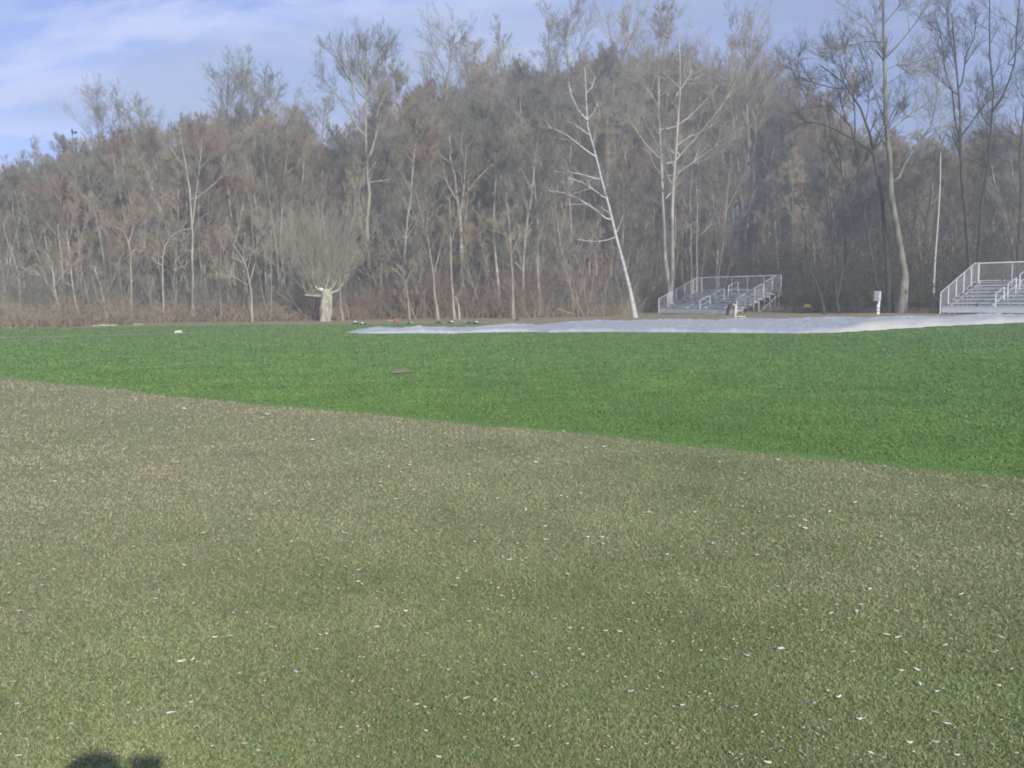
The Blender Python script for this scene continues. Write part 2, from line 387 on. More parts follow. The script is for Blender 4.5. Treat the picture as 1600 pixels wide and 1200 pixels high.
def patch_near(x, y, W):
    f = fbm(x, y, 0.9, 5)*0.45 - 0.16*np.clip(x, -4, 4) + 0.55*sst((np.hypot(x, y)-4)/7) - 0.05       # browner to the left, greener to the right
    g = np.exp(f*0.9)
    W[:, 0] /= g; W[:, 1] /= g; W[:, 3] *= g; W[:, 4] *= g; W[:, 5] *= 1.3/g**.8; return W
blades('olive_turf', 700000, 'near', 'short half dormant olive and brown turf in front of the green field', 11,
       [(0.155, 0.25, 0.07), (0.225, 0.295, 0.105), (0.29, 0.31, 0.155), (0.39, 0.365, 0.22), (0.30, 0.245, 0.15), (0.085, 0.105, 0.04)],
       [2.4, 2.6, 2.4, 1.5, 1.0, 0.9], patchy=patch_near)
def patch_green(x, y, W):
    g = np.exp(fbm(x, y*0.6, 0.5, 9)*0.5); q = 1.2*sst((x+6)/20); W[:, 0] *= g; W[:, 2] *= g*(1.5-q); W[:, 3] *= 1/g*(.4+2.2*q); W[:, 4] *= (1.4-q); return W
blades('green_turf', 420000, 'green', 'bright green turf of the field beyond the olive grass', 12,
       [(0.135, 0.245, 0.055), (0.115, 0.21, 0.05), (0.165, 0.265, 0.075), (0.085, 0.16, 0.045), (0.2, 0.21, 0.10)],
       [3, 3, 2, 1.2, 0.3], hmul=1.1, patchy=patch_green)

# ------------------------------------------------------------------ pale chips on the turf
def chip_mesh(kind, seed):
    r_ = np.random.default_rng(seed)
    n = 5; t = np.linspace(-1, 1, n)
    P = np.stack([t*0.5, 0.12*np.sin(t*2+seed)*r_.uniform(0.4, 1.2), 0.12+0.05*r_.standard_normal(n)], 1)[None]
    rad = (0.16 if kind == 'roll' else 0.24)*np.array([0.45, 1, 1.05, 0.9, 0.4])*r_.uniform(.8, 1.2, n)
    V, Q = tubes(P, rad[None], 6); V[:, 2] *= (1.0 if kind == 'roll' else 0.45)
    V += 0.02*r_.standard_normal(V.shape)
    k = 6; c0 = np.array([[0, 5, 4, 3], [0, 3, 2, 1]]); c1 = np.array([[24, 25, 26, 27], [24, 27, 28, 29]])
    return V, np.concatenate([Q, c0, c1])
chipmats = [('pale', plain('pale_chip', (0.64, 0.62, 0.51), 0.8, 1)), ('tan', plain('tan_chip', (0.42, 0.36, 0.25), 0.85, 1)), ('greyish', plain('greyish_chip', (0.42, 0.42, 0.37), 0.85, 1))]
protos = []
for ci, (cn, cm) in enumerate(chipmats):
    for kk in range(3):
        kind = 'roll' if kk < 2 else 'flat'
        V, Q = chip_mesh(kind, ci*3+kk+1); protos.append((cn, kind, mesh_np('chip', V, Q, cm, True)))
def chip(x, y, size, pi, rz, zoff=0.012):
    cn, kind, me = protos[pi]; o = link('chip', me)
    o.location = (x, y, gzf(x, y)+zoff); o.scale = (size, size*random.uniform(.8, 1.3), size*0.8); o.rotation_euler = (random.uniform(-.25, .25), random.uniform(-.25, .25), rz)
    shape = 'short rounded' if kind == 'roll' else 'flat flaky'
    y0 = float(y_near(x))
    r = math.hypot(x, y)
    if y > y0: where = 'lying on the bright green turf'
    elif r > 9: where = 'far out on the olive turf near the green field'
    elif r > 5: where = 'on the middle of the olive turf'
    else: where = 'on the olive turf close to the bottom of the picture'
    lab = f'{cn} {shape} chip {where}'
    tag(o, lab, 'chip', f'{cn} {shape} chips {where}')
bright = [(634, 958, 10), (1502, 932, 9), (284, 1038, 16), (1385, 995, 13), (1403, 1000, 11), (1477, 1012, 9), (336, 1000, 11), (360, 997, 10), (1464, 1085, 10), (1421, 1165, 12),
          (1066, 1107, 11), (1310, 1093, 13), (685, 1188, 12), (1180, 1122, 10), (288, 886, 8), (31, 958, 8), (940, 842, 11), (918, 842, 10), (852, 825, 9), (908, 773, 7), (1408, 1052, 10),
          (968, 990, 10), (946, 989, 9), (985, 1085, 12), (500, 995, 8), (404, 866, 9), (560, 912, 9), (1258, 828, 10), (1495, 1185, 11), (243, 939, 9), (510, 994, 8), (890, 985, 8),
          (1338, 958, 8), (1298, 962, 9), (30, 1185, 10), (27, 1105, 12), (112, 1135, 7), (265, 1119, 12), (640, 728, 7), (641, 724, 5), (1215, 720, 7), (880, 675, 6), (1350, 735, 6), (1480, 1136, 12),
          (1345, 948, 7), (1400, 958, 9), (1220, 1018, 14), (1560, 1075, 8), (1095, 1020, 7), (715, 907, 9), (595, 755, 6), (455, 849, 7), (130, 755, 7)]
for i, (px, py, w) in enumerate(bright):
    p = gp(px, py); d = np.linalg.norm(p-[0, 0, EYE])
    chip(p[0], p[1], w*0.8*d/F, random.choice([0, 1, 2]), random.uniform(-0.5, 0.5)+random.choice([0, math.pi]))
cnt = 0
while cnt < 240:
    py = 640 + 560*random.random()**1.5; px = random.uniform(-60, 1660)
    p = gp(px, py)
    if p[1] > float(y_near(p[0])): continue
    if px < 400 and random.random() < 0.45: continue
    d = np.linalg.norm(p-[0, 0, EYE]); s = random.uniform(0.012, 0.030)*(.5+d/7)
    chip(p[0], p[1], s, random.choices(range(9), [3, 3, 2, 3, 3, 3, 2, 2, 3])[0], random.uniform(0, 6.28)); cnt += 1
for px, py in [(653, 588), (789, 564), (802, 564), (788, 645), (813, 616), (172, 569), (245, 594), (280, 602), (1510, 655), (1203, 560)]:
    p = gp(px, py); chip(p[0], p[1], 0.05, random.choice([0, 1, 3]), random.uniform(0, 6), 0.03)
def chip_scatter():
    r_ = np.random.default_rng(77); Vs = []; Qs = []; n = 0; C = []
    cols_ = [(0.58, 0.55, 0.44), (0.40, 0.33, 0.24), (0.22, 0.16, 0.11), (0.46, 0.42, 0.32)]
    base = [chip_mesh('roll' if i < 3 else 'flat', 20+i) for i in range(6)]
    got = 0
    while got < 2200:
        inv = r_.uniform(1/22, 1/3.0); r = 1/inv; a = r_.uniform(-.6, .6); x, y = r*math.sin(a), r*math.cos(a)
        if y > float(y_near(x)): continue
        if a < -.2 and r_.random() < .5: continue
        V, Q = base[r_.integers(6)]; s = r_.uniform(.005, .013)*(.35+r/4); t = r_.uniform(0, 6.28); ct, st = math.cos(t), math.sin(t)
        W = V*s; W = np.c_[W[:, 0]*ct-W[:, 1]*st + x, W[:, 0]*st+W[:, 1]*ct + y, W[:, 2] + gzf(x, y) + .012]
        Vs.append(W); Qs.append(Q+n); n += len(W); C.append(np.tile(cols_[r_.integers(4)], (len(W), 1))); got += 1
    me = mesh_np('small_litter', np.concatenate(Vs), np.concatenate(Qs), attr_material('small_litter', noise=.1), True, np.concatenate(C))
    tag(link('small_litter', me), 'countless tiny pale and brown flecks strewn over the olive turf', 'litter', kind='stuff')
chip_scatter()

# ------------------------------------------------------------------ tarp
TP = np.array([(540, 521, 520), (560, 521.5, 517), (590, 522, 515.5), (620, 521.5, 516.3), (660, 521.5, 515), (700, 522, 514), (740, 520.5, 512.5), (800, 519.5, 511.5), (838, 519.5, 510),
      (860, 520.5, 507), (900, 519.5, 505.5), (960, 519.5, 504), (1000, 520, 503), (1060, 520, 502.2), (1140, 521, 501), (1200, 521.5, 500.8), (1250, 522, 500), (1300, 521, 499), (1340, 518.5, 498.5),
      (1380, 516, 498), (1440, 512.5, 497), (1500, 509.5, 496), (1560, 506.5, 495), (1600, 504.5, 494.3), (1680, 501.5, 493.2), (1760, 499.5, 492.6)], float)
def build_tarp():
    base = gp(1250, 512); e = empty('tarp', base)
    tag(e, 'long white tarpaulin spread over the grass in front of the bleachers', 'tarp')
    nu, nv = 420, 40; px = np.linspace(540, 1760, nu)
    yn = np.interp(px, TP[:, 0], TP[:, 1]); yf = np.interp(px, TP[:, 0], TP[:, 2])
    N_ = np.array([gp(a, b) for a, b in zip(px, yn)]); Fp = np.array([gp(a, b) for a, b in zip(px, yf)])
    v = np.linspace(0, 1, nv)
    P = N_[:, None]*(1-v)[None, :, None] + Fp[:, None]*v[None, :, None]
    X, Y = P[..., 0], P[..., 1]
    wr = 0.035*np.abs(fbm(X, Y, 0.5, 3)) + 0.02*np.abs(fbm(X, Y, 2.2, 4)) + 0.05*np.exp(-(fbm(X, Y*.6, 0.8, 21)/0.12)**2) + 0.04*np.exp(-(fbm(X*.5, Y, 1.4, 22)/0.1)**2)
    edge = np.exp(-((v[None]-0.03)/0.05)**2)*0.07 + np.exp(-((v[None]-0.97)/0.05)**2)*0.07
    left = np.exp(-((px[:, None]-590)/40)**2)*0.16*np.sin(v[None]*math.pi)
    tp = sst((px[:, None]-538)/55)*0.97+0.03; P[..., 2] = gz(X, Y) + 0.02 + (0.01 + wr + edge*(1+0.6*np.sin(px[:, None]*0.05)) + left)*tp
    P[:, 0, 2] = gz(X[:, 0], Y[:, 0])+0.02; P[:, -1, 2] = gz(X[:, -1], Y[:, -1])+0.02
    V = P.reshape(-1, 3) - base
    i = np.arange(nu-1)[:, None]*nv + np.arange(nv-1)[None]
    Q = np.stack([i, i+nv, i+nv+1, i+1], -1).reshape(-1, 4)
    link('sheet', mesh_np('tarp_sheet', V, Q, MT['tarp'], True), e)
    # the near edge turned over on the right, underside painted cream for the sun it catches: a loose air filled roll
    sel = px > 1240; A = N_[sel]; q = px[sel]; nvv = 12; t = np.linspace(0, 1, nvv)
    wid = np.interp(q, [1240, 1280, 1340, 1400, 1500, 1560, 1760], [0.2, 1.4, 3.2, 4.2, 4.0, 3.4, 3.0])
    hgt = np.interp(q, [1240, 1300, 1345, 1380, 1420, 1500, 1555, 1570, 1760], [0.02, 0.08, 0.30, 0.36, 0.27, 0.22, 0.22, 0.16, 0.15])
    dirn = (Fp[sel]-A); dirn[:, 2] = 0; dirn /= np.linalg.norm(dirn, axis=1, keepdims=True)
    ramp_ = sst((q-1240)/40)[:, None]; G = A[:, None] - (dirn*ramp_)[:, None]*0.15 + dirn[:, None]*(t[None, :, None]*wid[:, None, None])
    prof = np.sin(np.clip(t*1.05, 0, 1)*math.pi)**0.6
    G[..., 2] = gz(G[..., 0], G[..., 1]) + 0.02 + hgt[:, None]*prof[None]*(0.95+0.07*np.sin(q*0.045)[:, None]+0.03*np.sin(q*0.13+1)[:, None]) + 0.02*np.abs(fbm(G[..., 0], G[..., 1], 1.2, 8)) + 0.09*(t[None]>0.9)*ramp_
    nu2 = sel.sum(); i = np.arange(nu2-1)[:, None]*nvv + np.arange(nvv-1)[None]
    Q = np.stack([i, i+nvv, i+nvv+1, i+1], -1).reshape(-1, 4)
    o = link('folded_edge', mesh_np('tarp_fold', G.reshape(-1, 3)-base, Q, MT['tarp_under_sunlit'], True), e)
    o['label'] = 'underside of the turned over edge with its sunlit cream tone painted in'
build_tarp()

# ------------------------------------------------------------------ bleachers
def build_bleacher(origin, ang, L, rows, run, rise, label, name='bleacher', rails=(0.5,)):
    """local x = along the seats, y = towards the back, z up; ang turns x clockwise"""
    e = empty(name, origin, -ang); tag(e, label, 'bleachers')
    d = rows*run; h0 = 0.42
    for i in range(rows):
        z = h0 + i*rise; y = i*run
        MB().box((0, y, z-0.045), (L, y+0.26, z)).build('seat_plank', MT['alu'], e)
        if i > 0:
            MB().box((0, y+0.275-run, z-0.36), (L, y-0.10, z-0.32)).build('foot_board', MT['alu_dull'], e)
            MB().box((0.002, y-0.02, z-0.24), (L-0.002, y+0.0, z-0.10)).build('riser_board', MT['alu_dull'], e)
    MB().box((0, -0.05, 0.10), (L, -0.02, 0.36)).build('riser_board', MT['alu'], e)
    top = h0+(rows-1)*rise
    nf = 5
    for k in range(nf):
        x = 0.05 + (L-0.1)*k/(nf-1); m = MB()
        m.bar((x, 0, 0.05), (x, d, 0.05), 0.035)
        for i in range(rows):
            m.bar((x, i*run+0.13, 0.05), (x, i*run+0.13, h0+i*rise-0.05), 0.03)
            m.bar((x, i*run+0.13, h0+i*rise-0.09), (x, min(d, (i+1)*run+0.13), h0+i*rise-0.09), 0.028)
        m.bar((x, d-0.05, 0.05), (x, d-0.05, top+0.05), 0.035)
        m.bar((x, 0.5*d, 0.08), (x, d-0.05, top-0.35), 0.03)
        m.bar((x, d-1.2, top-0.5), (x, d-0.05, 0.1), 0.025)
        m.build('support_frame', MT['galv'], e)
    m = MB()
    for k in range(nf-1):
        xa = 0.05+(L-0.1)*k/(nf-1); xb = 0.05+(L-0.1)*(k+1)/(nf-1)
        m.bar((xa, d-0.05, 0.1), (xb, d-0.05, top-0.2), 0.022); m.bar((xb, d-0.05, 0.1), (xa, d-0.05, top-0.2), 0.022)
    m.build('cross_brace', MT['galv'], e)
    GH = 1.15; r = 0.032
    # side guards
    for x in (-0.08, L+0.08):
        g = MB()
        P0 = (x, -0.05, GH+0.10); P1 = (x, d-0.55, top+GH); P2 = (x, d, top+GH)
        for a, b in ((P0, P1), (P1, P2)): g.bar(a, b, r, k=6)
        g.bar((x, -0.05, 0.2), (x, d-0.4, top+0.05), 0.022, k=6)
        n = 6
        for i in range(n):
            y = -0.05 + (d+0.05)*i/(n-1); s = min(1, max(0, (y+0.05)/(d-0.5)))
            zt = P0[2] + (P1[2]-P0[2])*s; zb = 0.0 if i == 0 else max(0.0, (top+0.05-0.2)*s+0.1)
            g.bar((x, y, zb), (x, y, zt), r, k=6)
        gr = g.build('side_guard', MT['galv'], e, True)
        w = MB()
        ys_ = np.arange(0.0, d, 0.07)
        for y in ys_:
            s = min(1, (y+0.05)/(d-0.5)); w.bar((x, y, 0.2+(top-0.15)*min(1, (y+0.05)/(d-0.35))), (x, y, P0[2]+(P1[2]-P0[2])*s), 0.0045, k=3)
        w.build('mesh_infill', MT['galv'], gr)
    g = MB(); yb = d
    g.bar((-0.08, yb, top+GH), (L+0.08, yb, top+GH), r, k=6); g.bar((-0.08, yb, top+0.08), (L+0.08, yb, top+0.08), 0.024, k=6)
    for k in range(6):
        x = -0.08 + (L+0.16)*k/5; g.bar((x, yb+0.03, top-0.4), (x, yb+0.03, top+GH), r*(1.6 if k in (0, 5) else 1), k=6)
    gr = g.build('back_guard', MT['galv'], e, True)
    w = MB(); H_ = GH-0.08; n = int((L+0.1)/0.085)
    for k in range(-int(H_/0.085), n):
        x0 = k*0.085; a = max(0.0, -x0); b = min(H_, L+0.05-x0)
        if b > a:
            w.bar((x0+a, yb, top+0.08+a), (x0+b, yb, top+0.08+b), 0.0035, k=3); w.bar((L-(x0+a), yb-0.01, top+0.08+a), (L-(x0+b), yb-0.01, top+0.08+b), 0.0035, k=3)
    w.build('mesh_infill', MT['galv'], gr)
    for fx in rails:
        x = L*fx
        for ya in (0.25, 1.85, 3.45):
            yb2 = ya+1.1; za = 0.12+ya/run*rise; zb = 0.12+yb2/run*rise; m = MB()
            m.bar((x, ya, za), (x, ya, za+0.95), 0.033, k=6); m.bar((x, yb2, zb), (x, yb2, zb+0.95), 0.033, k=6)
            m.bar((x, ya, za+0.95), (x, yb2, zb+0.95), 0.030, k=6); m.bar((x, ya, za+0.5), (x, yb2, zb+0.5), 0.022, k=6)
            m.build('aisle_handrail', MT['galv'], e, True)
    return e
BA = math.radians(56)
_p = gp(1031, 492); _az = _p[:2]/np.linalg.norm(_p[:2])*75.0
build_bleacher((_az[0], _az[1], gzf(*_az)-0.02), BA, 8.2, 8, 0.61, 0.205, 'complete silver aluminium bleacher behind the bending person', rails=(0.52,))
_q = ground_at(1472, 52.0)
build_bleacher((_q[0], _q[1], _q[2]), math.radians(50), 9.4, 8, 0.61, 0.205, 'silver aluminium bleacher cut off by the right edge of the photo', rails=(0.30,))

# ------------------------------------------------------------------ tree generator
def unit(v): return v/(np.linalg.norm(v, axis=-1, keepdims=True)+1e-9)
def spawn(P, R, Ln, n, t0, t1, ang, lr, rr, m, wander, up, r_, minr, taper=0.55, bias=0.8):
    B, k, _ = P.shape; C = B*n
    idx = np.repeat(np.arange(B), n); t = t0+(t1-t0)*r_.uniform(0, 1, C)**bias
    s = np.clip(t*(k-1), 0, k-1.001); i = s.astype(int); f = (s-i)[:, None]
    A = P[idx, i]; Bp = P[idx, i+1]; pos = A*(1-f)+Bp*f; tan = unit(Bp-A)
    rad = R[idx, i]*(1-f[:, 0])+R[idx, i+1]*f[:, 0]
    q = unit(np.cross(r_.standard_normal((C, 3)), tan)); a = ang*r_.uniform(.65, 1.3, C)
    d = np.cos(a)[:, None]*tan+np.sin(a)[:, None]*q
    L2 = Ln[idx]*lr*r_.uniform(.55, 1.2, C)*(1-taper*(t-t0)/(t1-t0+1e-6))
    r0 = np.maximum(rad*rr*r_.uniform(.7, 1.05, C), minr)
    out = np.empty((C, m, 3)); out[:, 0] = pos; st = (L2/(m-1))[:, None]
    for j in range(1, m):
        d = unit(d+wander*r_.standard_normal((C, 3))+np.array([0, 0, up])); out[:, j] = out[:, j-1]+d*st
    r2 = np.maximum(r0[:, None]*np.linspace(1, 0.3, m)[None], minr*np.linspace(1, .6, m)[None])
    return out, r2, L2
def resample(pts, n):
    pts = np.asarray(pts, float); d = np.r_[0, np.cumsum(np.linalg.norm(np.diff(pts, axis=0), axis=1))]
    t = np.linspace(0, d[-1], n); return np.stack([np.interp(t, d, pts[:, k]) for k in range(3)], 1), d[-1]
def join(parts):
    V = []; Q = []; n = 0
    for v, q in parts:
        V.append(v); Q.append(q+n); n += len(v)
    return np.concatenate(V), np.concatenate(Q)
SPEC = {
 #          H    r0    clear limbs ang  llen  up    br  blen  tw  tlen  tl
 'forest': (18, .17, .35, 19, .75, .26, .10, 9, .42, 8, .42, 3),
 'spread': (18, .25, .30, 20, .80, .42, .06, 9, .42, 9, .40, 3),
 'slim':   (13, .10, .18, 18, .60, .22, .12, 8, .42, 7, .45, 2),
 'young':  (8, .07, .08, 20, .60, .32, .14, 8, .45, 7, .45, 2),
 'lod':    (17, .15, .22, 20, .75, .28, .10, 11, .42, 11, .5, 2),
}
def gen_tree(kind, seed):
    H, r0, clear, nl, ang, ll, up, nb, bl, nt, tl, ntl = SPEC[kind]
    r_ = np.random.default_rng(seed); k = 10
    trunks = []; nst = 1
    if kind == 'young': nst = r_.integers(2, 5)
    elif kind == 'slim': nst = r_.integers(1, 3)
    for s in range(nst):
        p = np.zeros((k, 3)); d = np.array([0, 0, 1.0]) + (0.25 if nst > 1 else 0.05)*np.array([r_.standard_normal(), r_.standard_normal(), 0]); d = unit(d)
        if s: p[0] = [r_.normal()*.25, r_.normal()*.25, 0]
        hh = H*(1 if s == 0 else r_.uniform(.7, .95))
        for j in range(1, k):
            d = unit(d+0.07*r_.standard_normal(3)+np.array([0, 0, .06])); p[j] = p[j-1]+d*hh/(k-1)
        trunks.append(p)
    P = np.array(trunks); R = r0/(nst**.5)*np.linspace(1, .12, k)[None]**0.85*np.ones((nst, 1)); R[:, 0] *= 1.35
    Ln = np.full(nst, float(H))
    n1 = max(5, nl//nst)
    L1 = spawn(P, R, Ln, n1, clear, .97, ang, ll, .55, 7, .10, up, r_, .02, .55, 1.0)
    L1b = spawn(P, R, Ln, max(3, 7//nst), .84, 1.0, .5, ll*.42, .7, 7, .10, up, r_, .014, .2, 1.0)
    L1 = tuple(np.concatenate([a_, b_]) for a_, b_ in zip(L1, L1b))
    L2 = spawn(*L1, nb-1, .12, 1, .58, bl*1.25, .6, 5, .10, up*.9, r_, .009, .4)
    mr = .0095 if kind == 'lod' else .0065
    L3 = spawn(*L2, nt, .1, 1, .6, tl*1.3, .6, 5, .09, up*.8, r_, mr, .4)
    parts_t = [tubes(P, R, 8), tubes(L1[0], L1[1], 5)]
    parts_c = [tubes(L2[0], L2[1], 4), tubes(L3[0], L3[1], 3)]
    if ntl:
        L4 = spawn(*L3, ntl+1, .1, 1, .6, .7, .7, 3, .1, up*.5, r_, mr*.6, .3); parts_c.append(tubes(L4[0], L4[1], 3))
    return join(parts_t), join(parts_c), H
PROTO = {}
def protos_of(kind, n, seed0, barks, twigs):
    L_ = []
    for i in range(n):
        (tv, tq), (cv, cq), H = gen_tree(kind, seed0+i)
        b = barks[i % len(barks)]; w = twigs[i % len(twigs)]
        L_.append((mesh_np(kind+'_trunk', tv, tq, MT[b], True), mesh_np(kind+'_crown', cv, cq, MT[w], False), H, b, w))
    PROTO[kind] = L_
protos_of('forest', 5, 100, ['bark_grey', 'bark_tan', 'bark_grey', 'bark_pale', 'bark_grey'], ['twig_grey', 'twig_grey', 'twig_tan', 'twig_grey', 'twig_red'])
protos_of('spread', 4, 200, ['bark_grey', 'bark_tan', 'bark_grey', 'bark_grey'], ['twig_grey', 'twig_tan', 'twig_grey', 'twig_grey'])
protos_of('slim', 4, 300, ['bark_pale', 'bark_grey', 'bark_tan', 'bark_grey'], ['twig_tan', 'twig_grey', 'twig_tan', 'twig_red'])
protos_of('young', 4, 400, ['bark_tan', 'bark_grey', 'bark_tan', 'bark_grey'], ['twig_tan', 'twig_grey', 'twig_red', 'twig_tan'])
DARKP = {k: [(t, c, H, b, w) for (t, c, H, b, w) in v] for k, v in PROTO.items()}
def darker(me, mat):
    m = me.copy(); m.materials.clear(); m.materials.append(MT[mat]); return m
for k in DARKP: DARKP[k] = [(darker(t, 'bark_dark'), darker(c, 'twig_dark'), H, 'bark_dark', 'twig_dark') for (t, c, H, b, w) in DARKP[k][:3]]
BARKW = {'bark_grey': 'grey barked', 'bark_tan': 'tan barked', 'bark_pale': 'pale barked', 'bark_dark': 'dark barked'}
TWIGW = {'twig_grey': 'grey twigs', 'twig_tan': 'tan twigs', 'twig_red': 'reddish twigs', 'twig_dark': 'dark twigs', 'twig_pale': 'pale twigs'}
KINDW = {'forest': 'tall tree', 'spread': 'broad tree', 'slim': 'slender tree', 'young': 'low bushy tree'}
def place_tree(kind, i, loc, h, where, label=None, group=None, dark=False, rz=None, thick=1.0):
    t, c, H, b, w = (DARKP if dark else PROTO)[kind][i]
    s = h/H
    e = empty('bare_tree', loc, random.uniform(0, 6.28) if rz is None else rz); e.scale = (s*thick, s*thick, s)
    a = link('trunk', t, e); link('crown', c, e)
    lab = label or f'{BARKW[b]} {KINDW[kind]} with {TWIGW[w]} {where}'
    tag(e, lab, 'tree', group or lab.replace('tree', 'trees', 1)); return e

def profile(px):
    return np.interp(px, [-300, 0, 100, 130, 200, 300, 330, 400, 480, 540, 585, 620, 700, 760, 850, 1000, 1080, 1150, 1220, 1300, 1350, 1420, 1600, 1900],
                     [240, 238, 235, 228, 205, 182, 165, 160, 165, 185, 190, 130, 112, 100, 88, 84, 88, 100, 125, 170, 205, 205, 185, 180])
def region(px):
    return ('at the left end' if px < 330 else 'left of the pollard' if px < 520 else 'between pollard and birch' if px < 980
            else 'behind the left bleacher' if px < 1230 else 'at the right end')
tr = random.Random(5)
layers = [  # count, depth range behind the edge, kinds, height range, word
  (66, 0.5, 7, ['young', 'slim', 'young'], (4.5, 8.5), 'in the front row'),
  (64, 5, 20, ['slim', 'forest', 'young'], (8, 13), 'in the second row'),
  (60, 16, 40, ['forest', 'slim', 'spread'], (11, 16), 'deep in the wood'),
  (50, 40, 75, ['forest', 'spread'], (12, 17), 'high on the slope'),
]
for cnt_, a, b, kinds, hr, word in layers:
    for i in range(cnt_):
        px = -120 + 1840*(i+tr.uniform(.1, .9))/cnt_
        Y = float(edge_r(px))*0.98 + tr.uniform(a, b)
        if px > 1000 and a < 1: Y += 4
        if 1020 < px < 1230 and Y < 82: Y += 12
        if px > 1460 and Y < 66: Y += 6
        g = ground_at(px, Y); kind = tr.choice(kinds)
        h = tr.uniform(*hr)
        top_lim = float(profile(px)) + tr.uniform(5, 60)
        hmax = (float(horizon(px))-top_lim)/F*Y + EYE - g[2]
        if word == 'high on the slope': h = hmax
        if px > 1250 and word != 'in the front row': hmax *= 0.95
        h = max(3.0, min(h, hmax))
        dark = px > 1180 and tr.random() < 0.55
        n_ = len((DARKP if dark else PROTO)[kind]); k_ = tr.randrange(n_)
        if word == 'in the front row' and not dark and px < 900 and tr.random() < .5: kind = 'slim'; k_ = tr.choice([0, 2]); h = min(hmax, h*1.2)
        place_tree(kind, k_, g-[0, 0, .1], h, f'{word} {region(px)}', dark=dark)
# trees that stand out of the skyline, each by itself
ridge = [(168, 158, 118, 'spread', 'broad leafless tree standing out on the skyline furthest left'), (228, 150, 120, 'forest', 'narrow grey tree on the skyline between two broad ones at the left'),
 (275, 172, 118, 'spread', 'rounded grey tree on the left skyline below its right neighbour'), (345, 135, 112, 'spread', 'wide crowned tree on the skyline above the left white trunk'),
 (392, 128, 116, 'spread', 'dense rounded tree on the skyline just left of the tall brushy topped one'), (430, 112, 108, 'forest', 'tall tree with a compact brushy top on the left skyline'),
 (490, 140, 104, 'spread', 'flat topped tree on the skyline left of the great fan shaped tree'), (625, 110, 112, 'spread', 'grey tree on the skyline right of the great fan shaped tree'),
 (690, 62, 114, 'spread', 'high crowned tree on the skyline left of the hilltop'), (738, 85, 122, 'forest', 'thin tree in the skyline dip before the hilltop'),
 (808, 48, 124, 'forest', 'airy tree at the left shoulder of the hilltop'), (858, 36, 128, 'forest', 'tallest thin tree on the left of the hilltop skyline'),
 (905, 42, 126, 'spread', 'leafless tree at the hilltop above the white birch'), (958, 34, 124, 'spread', 'broad leafless tree on the hilltop right of the white birch top'),
 (1010, 36, 126, 'forest', 'leafless hilltop tree just left of the double trunked tree'), (1052, 36, 120, 'forest', 'leafless hilltop tree behind the double trunked tree top'),
 (1100, 52, 118, 'forest', 'leafless hilltop tree right of the double trunked tree'), (1165, 64, 112, 'spread', 'lone rounded tree on the skyline above the left bleacher'),
 (1208, 92, 110, 'forest', 'slight tree descending the skyline right of the bleacher'), (1255, 120, 100, 'slim', 'thin tree on the low skyline before the big forked tree'),
 (55, 218, 112, 'slim', 'small scraggly tree poking over the far left skyline'), (760, 96, 118, 'spread', 'dark topped tree at the foot of the hilltop skyline')]
for i, (px, ty, Y, kind, lab) in enumerate(ridge):
    g = ground_at(px, Y); h = (float(horizon(px))-ty-8)/F*Y+EYE-g[2]
    place_tree(kind, i % len(PROTO[kind]), g-[0, 0, .1], h, '', label=lab, group='trees standing out on the skyline')
